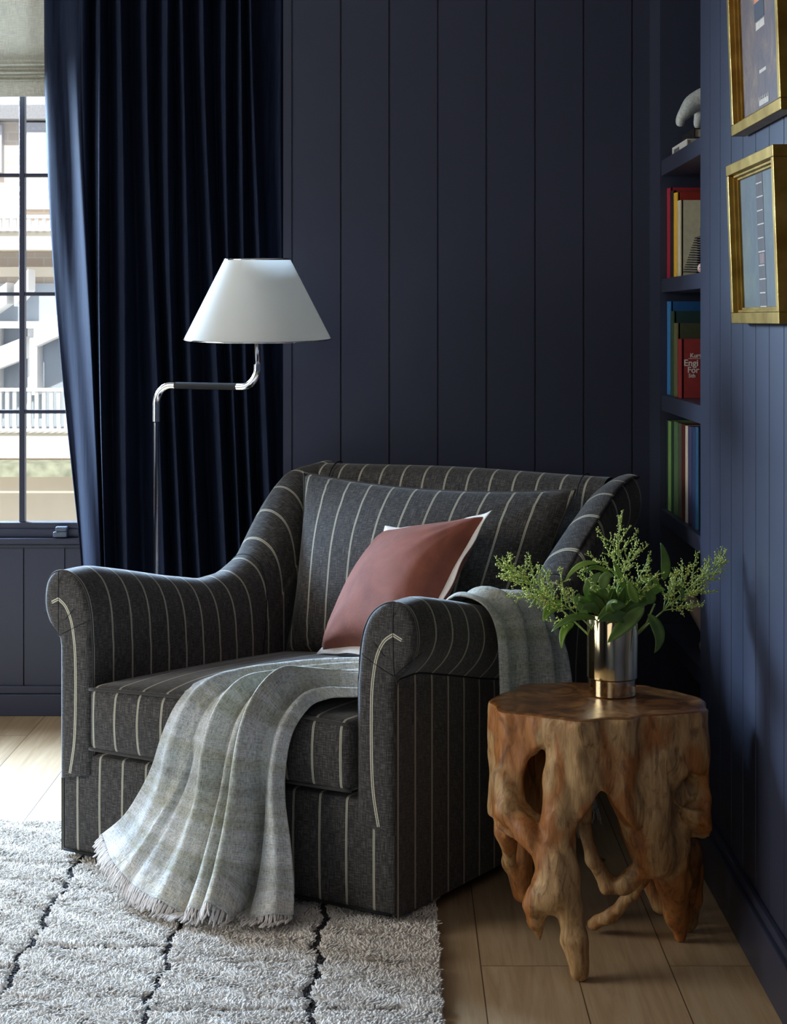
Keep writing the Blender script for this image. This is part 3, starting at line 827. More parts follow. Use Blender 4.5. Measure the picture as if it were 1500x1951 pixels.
throw = thing('throw_blanket', tuple(C(.5, .0, .0)), 'grey-green woven throw blanket with pale fringe draped over the seat and the right arm', 'blanket')

def drape(name, Lc, Rc, folds, nt_=110, ns=110, bow=None, uvs=(1, 1), seed=2, mid=None, side=1, fringe_v=None, uoff=0, lift=0.0):
    """cloth spanned between two border curves; folds are (position, amplitude, width) along s"""
    L = catmull(np.array(Lc), nt_); Rr = catmull(np.array(Rc), nt_)
    s = np.linspace(0, 1, ns); t = np.linspace(0, 1, nt_)
    T, S = np.meshgrid(t, s, indexing='ij')
    P = L[:, None, :] * (1 - S[..., None]) + Rr[:, None, :] * S[..., None]
    if mid is not None:
        M = catmull(np.array(mid), nt_)
        P = P + (4 * S * (1 - S))[..., None] * M[:, None, :]
    W_ = C(P[..., 0], P[..., 1], P[..., 2])
    if lift:            # rest on the seat cushion
        rl = W_ - CO; lu = rl @ EU; lv = rl @ EV; lz = W_[..., 2].copy()
        x_ = np.clip((lu - W / 2) / (W / 2 - .1), -1, 1); y_ = np.clip((lv - .389) / .411, -1, 1)
        top_ = .438 + .035 * (1 - x_ ** 2) * (1 - .9 * y_ ** 4) - .05 * np.clip(lv, 0, 1) ** 1.2 + .008
        lz = np.where(lv > -.01, np.maximum(lz, top_), lz)
        W_ = C(lu, lv, lz)
        for _ in range(4): W_[1:-1, 1:-1] = .5 * W_[1:-1, 1:-1] + .125 * (W_[2:, 1:-1] + W_[:-2, 1:-1] + W_[1:-1, 2:] + W_[1:-1, :-2])
    d1 = np.gradient(W_, axis=0); d2 = np.gradient(W_, axis=1)
    N = np.cross(d1, d2); N /= (np.linalg.norm(N, axis=-1, keepdims=True) + 1e-9)
    N *= side
    disp = 0
    for (pos, amp, wid, drift, a0) in folds:
        c_ = pos + drift * T
        disp = disp + amp * (a0 + (1 - a0) * sstep(.15, .6, T)) * (1 - (.65 if pos < .45 and lift else 0) * sstep(.65, 1, T)) * np.exp(-((S - c_) / wid) ** 2)
    r = np.random.default_rng(seed)
    for _ in range(12):
        k1, k2, ph = r.uniform(2, 9), r.uniform(-14, 14), r.uniform(0, 6)
        disp = disp + .0016 * np.sin(T * k1 * 2 + S * k2 * 1.5 + ph)
    if lift: disp = np.maximum(disp, -.008 - .06 * sstep(.60, .85, T))
    W2 = W_ + N * (disp + lift)[..., None]
    W2[..., 2] = np.maximum(W2[..., 2], .034 if fringe_v is None else fringe_v)
    uv = np.stack([S * uvs[0] + uoff, T * uvs[1]], -1).reshape(-1, 2)
    o = mobj(name, W2.reshape(-1, 3), grid_faces(nt_, ns), THROW, throw, uv=uv)
    sm = o.modifiers.new('solid', 'SOLIDIFY'); sm.thickness = .0035; sm.offset = 0
    return o, W2

def fringe(hem, before, parent, n, length=.03, seed=1, floor_z=.022):
    r = np.random.default_rng(seed); b = MB()
    k = len(hem)
    for i in range(n):
        f = (i + r.uniform(0, .8)) / n * (k - 1.001); a = int(f); w = f - a
        p = hem[a] * (1 - w) + hem[a + 1] * w; q = before[a] * (1 - w) + before[a + 1] * w
        d = p - q; d /= np.linalg.norm(d); l = length * r.uniform(.7, 1.2)
        tdir = (hem[a + 1] - hem[a]); tdir /= np.linalg.norm(tdir)
        wob = r.uniform(-.35, .35)
        pts = []
        for j in range(5):
            e = j / 4
            x = p + d * l * e + tdir * wob * l * e * e + np.array([0, 0, -.25 * l * e * e]) + r.normal(0, .0006, 3)
            if x[2] < floor_z: x = x - EV * (floor_z - x[2]) * .9; x[2] = floor_z + .0025 * (j % 2)
            pts.append(x)
        b.tube(pts, [.0020, .0024, .0022, .0024, .0016], 5)
    o = b.build('fringe', FRINGE, parent, smooth=True)
    o['kind'] = 'stuff'
    return o

Lc = [(.86, .45, .485), (.74, .42, .482), (.62, .38, .478), (.51, .28, .474), (.435, .145, .468), (.405, .03, .462), (.392, -.036, .425), (.368, -.056, .36), (.342, -.064, .285), (.308, -.070, .225), (.265, -.078, .165), (.212, -.088, .118)]
Rc = [(.90, .13, .470), (.86, .10, .470), (.82, .065, .470), (.79, .04, .468), (.76, .02, .464), (.735, -.015, .452), (.716, -.050, .405), (.710, -.064, .335), (.716, -.070, .265), (.728, -.075, .19), (.745, -.090, .105), (.762, -.118, .038)]
mid = [(0, 0, .004), (0, 0, .004), (0, 0, .004), (-.01, -.01, .004), (-.01, -.015, .004), (0, -.015, .004), (0, -.015, .0), (0, -.02, -.006), (0, -.025, -.010), (0, -.045, -.016), (0, -.072, -.024), (.020, -.125, -.036)]
folds = [(.13, .020, .05, .02, .5), (.235, -.020, .026, .06, .4), (.40, .034, .042, .08, .5), (.50, -.020, .024, .08, .5), (.585, .020, .03, .05, .9),
         (.675, -.026, .028, .0, .6), (.765, .066, .060, -.05, .40), (.862, -.070, .024, -.045, .1), (.95, .024, .04, -.02, .6), (.30, .006, .012, -.06, 1.2), (.50, .006, .012, .16, 1.2), (.72, .006, .012, .05, 1.2)]
fr_o, Wf = drape('blanket_front', Lc, Rc, folds, side=1, mid=mid, uvs=(.55, 1.05), nt_=170, ns=150, lift=.010)
fringe(Wf[-1], Wf[-4], fr_o, 150, .030, 3, .034)
# the part over the right arm and down its outside
la = []; 
def over(v0, v1, spread):
    """path from the seat over the arm down the outside at position v0 (top) to v1 (bottom)"""
    h = float(H(v0)); g = .012
    q = [(.80, v0 + .02, .46), (.835, v0, h - .16), (.848, v0, h - .09), (.872, v0, h - .03), (.915, v0, h + g), (.965, v0, h + g), (1.005, v0, h - .012), (1.025, v0, h - .06), (1.028, v0 + (v1 - v0) * .2, h - .13)]
    for f in (.35, .5, .65, .8, 1.0): q.append((1.028 + spread * f, v0 + (v1 - v0) * f, (h - .13) * (1 - f) + .10 * f))
    return q
sideL = over(.285, .30, .01); sideR = over(.60, .80, .0)
sideL[-1] = (1.04, .33, .09); sideR[-1] = (1.03, .80, .11)
f2 = [(.06, .012, .05, 0, .5), (.2, -.010, .05, .02, .5), (.33, .020, .06, .02, .6), (.47, -.012, .05, .03, .5), (.62, .018, .06, .05, .6), (.76, -.014, .04, .06, .5), (.88, .022, .05, .02, .5), (.97, -.005, .03, 0, .5)]
sd_o, Ws = drape('blanket_side', sideL, sideR, f2, side=1, uvs=(.5, 1.0), seed=8, uoff=2.3)
fringe(Ws[-1], Ws[-4], sd_o, 70, .035, 6)

# ================================================================== stump side table (surface nets on an implicit shape)
def stump():
    cx, cy, TOP = .404, 3.84, .507
    h = .0046
    xs = np.arange(-.27, .275, h); ys = np.arange(-.27, .25, h); zs = np.arange(-.012, .522, h)
    X, Y, Z = np.meshgrid(xs, ys, zs, indexing='ij')
    r0 = np.random.default_rng(11)
    def fbm(x, y, z, f, seed, n=14):
        r = np.random.default_rng(seed); s = 0
        for _ in range(n):
            k = r.normal(0, 1, 3); k /= np.linalg.norm(k); k *= f * r.uniform(.5, 1.8)
            s = s + np.sin(x * k[0] + y * k[1] + z * k[2] * .55 + r.uniform(0, 6.3))
        return s / n ** .5
    th = np.arctan2(Y, X); rad = np.hypot(X, Y)
    Rth = .214 - .014 * np.abs(np.sin(th)) ** 2 + .010 * np.cos(3 * th + .6) + .008 * np.cos(5 * th + 2) + .006 * np.sin(9 * th) + .004 * np.sin(14 * th + 1) + .012 * np.cos(2 * th)
    Rz = Rth + .0045 * fbm(X, Y, Z, 26, 3) - .012 * sstep(.3, .1, Z)
    # rounded top edge
    outer = rad - Rz
    q1 = np.maximum(outer + .012, 0); q2 = np.maximum(Z - TOP + .012, 0)
    solid = np.sqrt(q1 ** 2 + q2 ** 2) - .012 + np.minimum(np.maximum(outer + .012, Z - TOP + .012), 0)
    # lower rim: photo-facing angle phi, 0 = towards the camera, + = right
    phi = np.degrees(np.arctan2(X, -Y))
    A = np.array([-180, -150, -120, -95, -80, -66, -58, -50, -42, -34, -26, -19, -12, -6, -2, 3, 8, 14, 20, 25, 29, 36, 48, 60, 75, 95, 120, 150, 180])
    Bz = np.array([.32, .28, .25, .275, .272, .268, .262, .245, .228, .222, .25, .29, .312, .345, .362, .352, .325, .300, .280, .276, .33, .40, .36, .29, .24, .26, .32, .29, .32])
    zbot = np.interp(phi, A, Bz) + .004 * fbm(X, Y, Z * 0, 40, 9)
    inner = rad - (Rz - .052 - .012 * np.cos(4 * th))
    shell = np.maximum(solid, zbot - Z)
    hollow = np.maximum(inner, Z - (TOP - .07))
    shell = np.maximum(shell, -hollow)
    def ell(c, r, rot=0):
        x, z = X - c[0], Z - c[2]; ca, sa = math.cos(rot), math.sin(rot)
        x, z = x * ca + z * sa, -x * sa + z * ca
        q = np.sqrt((x / r[0]) ** 2 + ((Y - c[1]) / r[1]) ** 2 + (z / r[2]) ** 2)
        return (q - 1) * min(r)
    def smax(a, b, k=.012):
        hh = np.clip(.5 - .5 * (b - a) / k, 0, 1); return b * (1 - hh) + a * hh + k * hh * (1 - hh)
    def smin(a, b, k=.02):
        hh = np.clip(.5 + .5 * (b - a) / k, 0, 1); return b * (1 - hh) + a * hh - k * hh * (1 - hh)
    # dished surface and the big eye hole at front left
    shell = smax(shell, -ell((-.118, -.17, .366), (.046, .10, .074), -.10))
    shell = smax(shell, -ell((-.100, -.235, .285), (.045, .07, .045), .5), .02)
    shell = smax(shell, -ell((.155, -.195, .39), (.022, .035, .12), .05), .02)
    shell = smax(shell, -ell((.19, -.12, .34), (.035, .05, .04), .3), .02)
    shell = smax(shell, -ell((.10, -.246, .42), (.030, .045, .030), .9), .03)
    shell = smax(shell, -ell((-.02, -.246, .43), (.012, .055, .028), .3), .01)
    def chain(pts):
        f = None
        for (a, ra), (b_, rb) in zip(pts[:-1], pts[1:]):
            a = np.array(a); b_ = np.array(b_); d = b_ - a; L2 = d.dot(d)
            t = np.clip(((X - a[0]) * d[0] + (Y - a[1]) * d[1] + (Z - a[2]) * d[2]) / L2, 0, 1)
            dist = np.sqrt((X - a[0] - t * d[0]) ** 2 + (Y - a[1] - t * d[1]) ** 2 + (Z - a[2] - t * d[2]) ** 2) - (ra + (rb - ra) * t)
            f = dist if f is None else smin(f, dist, .012)
        return f
    def loc(px, y, z):      # photo px at local depth y
        return ((px - CX) / FPX * (cy + y) - cx, y, EYE - (z - CY) / FPX * (cy + y) if z > 3 else z)
    roots = [
        # band twisting from the left rim down to the middle leg
        [(loc(962, -.10, 1480), .026), (loc(968, -.13, 1545), .024), (loc(1005, -.165, 1585), .022), (loc(1050, -.185, 1628), .026), (loc(1075, -.195, 1655), .026)],
        [(loc(1072, -.15, 1440), .036), (loc(1064, -.17, 1560), .034), (loc(1062, -.185, 1640), .037), (loc(1056, -.195, 1700), .045)],
        # its two prongs
        [(loc(1040, -.195, 1695), .030), (loc(1022, -.195, 1725), .021), (loc(1022, -.19, 1755), .015), (loc(1029, -.185, 1790), .005)],
        [(loc(1074, -.195, 1690), .032), (loc(1088, -.205, 1740), .026), (loc(1096, -.215, 1790), .025), (loc(1104, -.225, 1850), .021)],
        # right trunk and leg
        [(loc(1288, .0, 1390), .046), (loc(1284, -.02, 1500), .044), (loc(1270, -.06, 1610), .046), (loc(1284, -.04, 1680), .036), (loc(1292, -.015, 1740), .026), (loc(1296, .0, 1782), .014)],
        [(loc(1258, -.11, 1450), .038), (loc(1240, -.12, 1560), .038), (loc(1250, -.10, 1630), .044)],
        [(loc(1302, .02, 1620), .040), (loc(1310, .05, 1710), .030), (loc(1312, .06, 1755), .022)],
        # curved inner root, U shaped
        [(loc(1114, -.06, 1500), .022), (loc(1116, -.07, 1580), .014), (loc(1130, -.08, 1640), .014), (loc(1158, -.08, 1688), .015), (loc(1195, -.08, 1685), .017), (loc(1228, -.09, 1650), .022)],
        [(loc(1190, -.10, 1500), .028), (loc(1225, -.11, 1590), .034), (loc(1250, -.10, 1640), .036)],
        # low stretcher
        [(loc(1128, .05, 1762), .013), (loc(1165, .02, 1745), .012), (loc(1205, -.01, 1700), .014), (loc(1245, -.04, 1640), .020)],
        # rear legs
        [(loc(1010, .11, 1440), .045), (loc(1000, .09, 1560), .036), (loc(985, .09, 1640), .028), (loc(1000, .10, 1700), .022)],
        [(loc(1180, .15, 1440), .045), (loc(1215, .13, 1580), .034), (loc(1240, .12, 1660), .028), (loc(1262, .10, 1722), .022)],
        [(loc(968, -.03, 1480), .032), (loc(964, -.03, 1580), .024), (loc(972, .0, 1640), .014)],
    ]
    F = shell
    for c_ in roots: F = smin(F, chain(c_), .011)
    F = np.maximum(F, Z - TOP)
    F = smax(F, solid - .0 * X, .006) if False else F
    # worm holes in the front leg
    for (px, y, z, r) in ((1049, -.236, 1656, .0055), (1046, -.242, 1681, .0075), (1067, -.240, 1681, .0055), (1064, -.205, 1505, .005)):
        c_ = loc(px, y, z); F = np.maximum(F, r - np.sqrt((X - c_[0]) ** 2 + ((Y - c_[1]) * .75) ** 2 + (Z - c_[2]) ** 2))
    F = F + (.0016 * fbm(X, Y, Z * .22, 170, 31, 18) + .0018 * fbm(X, Y, Z, 90, 21, 16) + .0012 * fbm(X, Y, Z, 200, 22, 12)) * (Z < TOP - .006)
    F = np.maximum(F, -Z)
    # surface nets
    S = F < 0; nx, ny, nz = F.shape
    acc = np.zeros((nx - 1, ny - 1, nz - 1, 3)); cnt = np.zeros((nx - 1, ny - 1, nz - 1))
    corners = [(i, j, k) for i in (0, 1) for j in (0, 1) for k in (0, 1)]
    def sl(o): return tuple(slice(o[a], F.shape[a] - 1 + o[a]) for a in range(3))
    for ci, a in enumerate(corners):
        for b_ in corners[ci + 1:]:
            if sum(abs(a[i] - b_[i]) for i in range(3)) != 1: continue
            fa, fb = F[sl(a)], F[sl(b_)]; m = (fa < 0) != (fb < 0)
            t = np.where(m, fa / (fa - fb + 1e-12), 0)
            for ax in range(3): acc[..., ax] += np.where(m, a[ax] + t * (b_[ax] - a[ax]), 0)
            cnt += m
    act = cnt > 0; idx = -np.ones(act.shape, int); idx[act] = np.arange(act.sum())
    ii = np.argwhere(act); vp = acc[act] / cnt[act][:, None] + ii
    V = np.c_[xs[0] + vp[:, 0] * h, ys[0] + vp[:, 1] * h, zs[0] + vp[:, 2] * h]
    Fc = []
    for ax in range(3):
        a1, a2 = [(1, 2), (2, 0), (0, 1)][ax]
        sa = [slice(None)] * 3; sb_ = [slice(None)] * 3; sa[ax] = slice(0, -1); sb_[ax] = slice(1, None)
        m = S[tuple(sa)] != S[tuple(sb_)]
        e = np.argwhere(m)
        ok = (e[:, a1] > 0) & (e[:, a2] > 0) & (e[:, a1] < act.shape[a1]) & (e[:, a2] < act.shape[a2]); e = e[ok]
        ins = S[tuple(e.T)]
        o1 = np.zeros(3, int); o1[a1] = 1; o2 = np.zeros(3, int); o2[a2] = 1
        q = np.stack([idx[tuple((e - o1 - o2).T)], idx[tuple((e - o2).T)], idx[tuple(e.T)], idx[tuple((e - o1).T)]], 1)
        q[~ins] = q[~ins][:, ::-1]
        Fc.append(q)
    Fc = np.concatenate(Fc)
    V = V + np.array([cx, cy, 0])
    m, nt, b = new_mat('polished_teak_root', (.4, .25, .12), .45, spec=.45)
    v = coords(nt)
    gr = noise(nt, coords(nt, scale=(60, 60, 11)), 1, 5, .65, 1.6)
    fine = noise(nt, coords(nt, scale=(420, 420, 30)), 1, 3, .7)
    big = noise(nt, coords(nt, scale=(9, 9, 5)), 1, 3, .5, .6)
    a_ = ramp(nt, gr, [(.25, srgb(96, 66, 38)), (.42, srgb(172, 132, 84)), (.6, srgb(202, 164, 112)), (.8, srgb(222, 190, 140))])
    c_ = ramp(nt, gr, [(.25, srgb(100, 58, 28)), (.5, srgb(172, 108, 52)), (.8, srgb(202, 142, 78))])
    col = mixc(nt, ramp(nt, big, [(.47, (0, 0, 0)), (.56, (1, 1, 1))]), a_, c_)
    dk = ramp(nt, noise(nt, coords(nt, scale=(22, 22, 9)), 1, 4, .6, 1.5), [(.57, (0, 0, 0)), (.66, (1, 1, 1))])
    col = mixc(nt, mth(nt, 'MULTIPLY', dk, .55), col, srgb(78, 50, 32))
    col = mixc(nt, mth(nt, 'MULTIPLY', fine, .3), col, srgb(90, 60, 36))
    # the sawn top is redder and polished
    geo = nd(nt, 'ShaderNodeNewGeometry'); sz = nd(nt, 'ShaderNodeSeparateXYZ'); nt.links.new(geo.outputs['Position'], sz.inputs[0])
    top = mth(nt, 'GREATER_THAN', sz.outputs[2], TOP - .0035)
    rings = noise(nt, coords(nt, scale=(9, 9, 3)), 1, 5, .6, 2.2)
    tcol = ramp(nt, rings, [(.3, srgb(78, 50, 30)), (.48, srgb(126, 82, 46)), (.7, srgb(164, 116, 68))])
    col = mixc(nt, top, col, tcol)
    nt.links.new(col, b.inputs['Base Color'])
    nt.links.new(mth(nt, 'SUBTRACT', .55, mth(nt, 'MULTIPLY', top, .33)), b.inputs['Roughness'])
    bump(nt, b, mth(nt, 'ADD', gr, mth(nt, 'MULTIPLY', fine, .5)), .3, .002)
    o = mobj('side_table', V, Fc, m, centre=True)
    tag(o, 'carved tree root side table of pale and orange teak wood on the oak floor', 'side table')
stump()
# ================================================================== vase
VX, VY, VZ = .447, 3.89, .5075
GOLD, nt, b = new_mat('polished_gold_metal', srgb(214, 194, 154), .09, 1.0)
vase = thing('vase', (VX, VY, VZ), 'polished gold cylinder vase on the root side table', 'vase')
b = MB()
r = .0535
b.revolve((VX, VY, VZ), [(0, .036), (r - .004, .036), (r, .0385), (r, .170), (r - .001, .172), (r - .003, .170), (r - .003, .045), (0, .045)], 64)
b.build('body', GOLD, vase, smooth=True, auto=35)
b = MB(); b.revolve((VX, VY, VZ), [(0, 0), (r - .006, 0), (r - .004, .002), (r - .004, .035), (r - .006, .0365), (0, .0365)], 64)
b.build('foot', GOLD, vase, smooth=True, auto=35)

# ================================================================== branches in the vase
LEAFM = []
for nm, a_, c_ in (('dark_leaf', (80, 108, 50), (122, 150, 76)), ('bright_leaf', (108, 144, 52), (150, 180, 84))):
    m, nt, b = new_mat(nm, srgb(*a_), .32, spec=.5)
    v = coords(nt); n_ = noise(nt, v, 25, 3)
    nt.links.new(ramp(nt, n_, [(.3, srgb(*a_)), (.7, srgb(*c_))]), b.inputs['Base Color'])
    tl = nd(nt, 'ShaderNodeBsdfTranslucent'); tl.inputs[0].default_value = (*srgb(150, 180, 60), 1)
    mx = nd(nt, 'ShaderNodeMixShader'); mx.inputs[0].default_value = .18
    nt.links.new(b.outputs[0], mx.inputs[1]); nt.links.new(tl.outputs[0], mx.inputs[2]); nt.links.new(mx.outputs[0], nt.nodes['Material Output'].inputs[0])
    LEAFM.append(m)
STEMM = simple('green_stem', (156, 178, 92), .5, nscale=90)
BUDM = simple('yellow_green_buds', (206, 210, 108), .6, nscale=300, amt=.25)

def leaf(parent, p0, p1, wid, bend=(0, 0, .02), face=(0, -1, .5), mat=0, fold=.25, curl=0):
    p0 = np.array(p0, float); p1 = np.array(p1, float); bend = np.array(bend, float)
    n = 16; t = np.linspace(0, 1, n); P = p0 + (p1 - p0) * t[:, None] + bend * (4 * t * (1 - t))[:, None]
    T = np.gradient(P, axis=0); T /= np.linalg.norm(T, axis=1)[:, None]
    f = np.array(face, float); V = []
    for i in range(n):
        B = np.cross(T[i], f); B /= np.linalg.norm(B) + 1e-9; N = np.cross(B, T[i])
        w = wid / 2 * (math.sin(math.pi * min(1, t[i] ** .8 * 1.0)) ** .8) * (1 - .25 * t[i]) + .0006
        for s in (-1, -.5, 0, .5, 1):
            V.append(P[i] + B * w * s + N * (abs(s) ** 1.3 * w * fold + curl * w * s * t[i]))
    o = mobj('leaf', V, grid_faces(n, 5), LEAFM[mat], parent)
    sm = o.modifiers.new('solid', 'SOLIDIFY'); sm.thickness = .0006
    return o

_ico = None
def buds_mesh(pts, rads):
    """many small lumpy buds in one mesh"""
    base = np.array([(0, 0, 1), (0, 0, -1), (1, 0, 0), (-1, 0, 0), (0, 1, 0), (0, -1, 0)], float)
    f = [(0, 2, 4), (0, 4, 3), (0, 3, 5), (0, 5, 2), (1, 4, 2), (1, 3, 4), (1, 5, 3), (1, 2, 5)]
    V = []; F = []
    for i, (p, r_) in enumerate(zip(pts, rads)):
        V.append(p + base * r_); F += [tuple(a + 6 * i for a in q) for q in f]
    return np.concatenate(V), F

def branch(name_label, base, tip, bend, nside, slen, seed, start=.35, spread=1.0, side_axis=None, up=.0, group='branches in the gold vase'):
    r = np.random.default_rng(seed)
    base = np.array(base, float); tip = np.array(tip, float)
    root = thing('flowering_branch', tuple(base), name_label, 'branch', group)
    n = 22; t = np.linspace(0, 1, n)
    P = base + (tip - base) * t[:, None] + np.array(bend) * (4 * t * (1 - t))[:, None]
    sb_ = MB(); sb_.tube(P, np.linspace(.0024, .0009, n), 7)
    T = np.gradient(P, axis=0); T /= np.linalg.norm(T, axis=1)[:, None]
    pts = []; rads = []; tw = MB()
    def twig(p, d, L, depth):
        k = 6; q = [p]; dd = d.copy(); 
        for j in range(k):
            dd = dd + r.normal(0, .10, 3) + np.array([0, 0, .05]); dd /= np.linalg.norm(dd)
            q.append(q[-1] + dd * L / k)
        q = np.array(q); tw.tube(q, np.linspace(.0013 if depth == 0 else .0009, .0006, len(q)), 5, caps=False)
        if depth == 0:
            m = max(4, int(L / .010))
            for j in range(m):
                f = .22 + .78 * j / m; a = f * k; i0 = min(k - 1, int(a)); pp = q[i0] * (1 - (a - i0)) + q[i0 + 1] * (a - i0)
                side = r.normal(0, 1, 3); side -= side.dot(dd) * dd; side /= np.linalg.norm(side)
                twig(pp, dd * .62 + side * .8, L * .34 * (1.15 - f * .8), 1)
        m = int(L / (.0040))
        for j in range(m):
            f = r.uniform(.25 if depth == 0 else .15, 1); a = f * k; i0 = min(k - 1, int(a)); pp = q[i0] * (1 - (a - i0)) + q[i0 + 1] * (a - i0)
            pts.append(pp + r.normal(0, .0016, 3)); rads.append(r.uniform(.0013, .0023) * (1.15 - .3 * f))
    for j in range(nside):
        f = start + (1 - start) * (j / nside); i0 = min(n - 2, int(f * (n - 1)))
        ang = j * 2.4 + r.uniform(-.3, .3)
        a1 = np.cross(T[i0], [0, 1, 0]); a1 /= np.linalg.norm(a1); a2 = np.cross(T[i0], a1)
        side = a1 * math.cos(ang) + a2 * math.sin(ang) * .8
        d = T[i0] * .75 + side * .8 * spread; d /= np.linalg.norm(d)
        twig(P[i0], d, slen * (1.1 - .75 * (j / nside)) * r.uniform(.8, 1.15), 0)
    twig(P[-2], T[-1], slen * .45, 0)
    st = sb_.build('stem', STEMM, root, smooth=True)
    tw.build('flower_stalks', STEMM, root, smooth=True)
    V, F = buds_mesh(pts, rads)
    o = mobj('flower_buds', V, F, BUDM, root, smooth=True); o['kind'] = 'stuff'
    return root
mouth = np.array([VX, VY, VZ + .165])
def A(px, py, dy=0): return at(px, py, VY + dy)
def inside(dx, dy): return (VX + dx, VY + dy, VZ + .055)
b1 = branch('upright flowering branch rising highest from the middle of the gold vase', inside(.0, .012), A(1180, 1008, .02), (.004, .0, .0), 16, .125, 11, start=.36, spread=1.2)
b2 = branch('flowering branch leaning left from the gold vase towards the armchair', inside(.02, .0), A(962, 1078, -.02), (-.02, 0, .030), 26, .092, 22, start=.44, spread=.85)
b3 = branch('flowering branch leaning right from the gold vase towards the navy wall', inside(-.02, .0), A(1380, 1066, .03), (.005, 0, .012), 28, .088, 33, start=.48, spread=.85)
b4 = branch('short flowering branch between the upright and the right leaning branch', inside(-.025, .02), A(1238, 1062, .06), (-.004, 0, .0), 8, .06, 44, start=.5)
b5 = branch('short flowering branch low on the left side of the bouquet', inside(.025, -.012), A(1040, 1138, -.05), (-.006, 0, .03), 9, .065, 55, start=.55)
L = [ # parent, base px, tip px, depth offsets, width, bend, face, material
    (b2, 1139, 1182, -.03, 1051, 1204, -.06, .026, (0, 0, .016), (0, -.5, 1), 0),
    (b2, 1094, 1188, -.02, 1071, 1237, -.05, .018, (-.008, 0, .010), (-.4, -1, .2), 1),
    (b2, 1072, 1146, .0, 1036, 1184, -.03, .024, (-.006, 0, .004), (-.3, -1, .3), 1),
    (b3, 1228, 1156, -.04, 1158, 1225, -.10, .032, (-.004, 0, -.004), (-.25, -1, .6), 0),
    (b3, 1235, 1170, -.02, 1247, 1244, -.05, .026, (.016, 0, -.002), (.3, -1, .1), 0),
    (b1, 1190, 1150, -.03, 1138, 1182, -.08, .026, (.0, 0, .006), (-.2, -1, .7), 0),
    (b1, 1200, 1182, -.05, 1140, 1186, -.09, .026, (0, 0, .010), (0, -1, .5), 0),
    (b1, 1140, 1074, .0, 1077, 1108, -.02, .016, (-.004, 0, .013), (0, -.6, 1), 1),
    (b1, 1166, 1098, .0, 1113, 1091, -.01, .016, (-.002, 0, .013), (0, -.6, 1), 1),
    (b1, 1148, 1124, -.02, 1170, 1098, -.02, .024, (-.004, 0, .012), (-.3, -1, .1), 0),
    (b2, 1122, 1142, -.01, 1146, 1090, -.01, .026, (-.008, 0, .003), (-.5, -1, .1), 0),
    (b3, 1264, 1106, .02, 1259, 1034, .03, .024, (.006, 0, 0), (.55, -1, .1), 0),
    (b3, 1195, 1142, .0, 1224, 1108, .02, .024, (0, 0, .004), (.2, -1, .4), 0),
    (b4, 1222, 1104, .02, 1228, 1128, -.01, .014, (.012, 0, .006), (.2, -1, .4), 1),
    (b3, 1284, 1116, .0, 1296, 1146, -.02, .012, (.010, 0, .004), (.4, -1, .4), 0),
    (b2, 1032, 1126, .0, 1020, 1153, -.02, .012, (-.006, 0, .002), (-.4, -1, .2), 0),
    (b4, 1212, 1150, .02, 1268, 1124, .06, .026, (.0, 0, .012), (.1, -1, .5), 0),
    (b1, 1160, 1160, .02, 1118, 1120, .05, .028, (0, 0, .010), (-.3, -1, .4), 0),
    (b1, 1176, 1160, .03, 1204, 1116, .06, .028, (0, 0, .01), (.2, -1, .4), 0),
    (b2, 1130, 1168, .0, 1086, 1146, .02, .026, (0, 0, .012), (-.2, -1, .5), 0),
    (b5, 1120, 1172, -.02, 1104, 1130, -.01, .022, (-.008, 0, .004), (-.4, -1, .2), 0),
    (b5, 1142, 1168, -.04, 1108, 1164, -.07, .022, (0, 0, .010), (-.1, -1, .6), 0),
    (b4, 1206, 1160, .03, 1242, 1150, .05, .024, (0, 0, .010), (.2, -1, .5), 0),
    (b4, 1190, 1130, .0, 1168, 1068, .02, .014, (.004, 0, .0), (.2, -1, .1), 1),
    (b3, 1216, 1150, -.03, 1200, 1106, -.04, .020, (-.004, 0, .003), (-.2, -1, .3), 1),
    (b5, 1160, 1176, -.06, 1176, 1150, -.10, .022, (0, 0, .012), (.1, -1, .8), 0),
    (b3, 1240, 1150, .0, 1226, 1118, .02, .022, (.006, 0, .0), (.3, -1, .2), 0),
    (b3, 1255, 1118, .01, 1236, 1098, .0, .012, (0, 0, .006), (0, -1, .4), 1)]
rl_ = random.Random(9)
for k in range(14):
    a_ = -2.6 + 5.2 * k / 13 + rl_.uniform(-.15, .15); R0 = rl_.uniform(44, 74)
    x_, y_ = 1168 + math.sin(a_ * .62) * R0 * 1.15, 1150 - math.cos(a_ * .62) * R0 * .62
    L.append(((b1, b2, b3, b4, b5)[k % 5], 1168 + math.sin(a_ * .6) * 16, 1176, rl_.uniform(-.02, .03), x_, y_, rl_.uniform(-.05, .06), rl_.uniform(.018, .026), (0, 0, rl_.uniform(.002, .012)), (math.sin(a_) * .5, -1, rl_.uniform(.1, .8)), k % 3 == 0))
for (pa, xa, ya, da, xb, yb, db, wd, bend, face, mt) in L:
    leaf(pa, A(xa, ya, da), A(xb, yb, db), wd * 1.1, bend, face, mt)
# bare cut stem leaning out at the right
b = MB(); b.tube([inside(-.03, -.01), A(1232, 1188, -.01), A(1248, 1150, 0)], .0022, 8); tag(b.build('cut_stem', STEMM, smooth=True), 'pale bare cut stem leaning out of the vase at its right rim', 'stem')

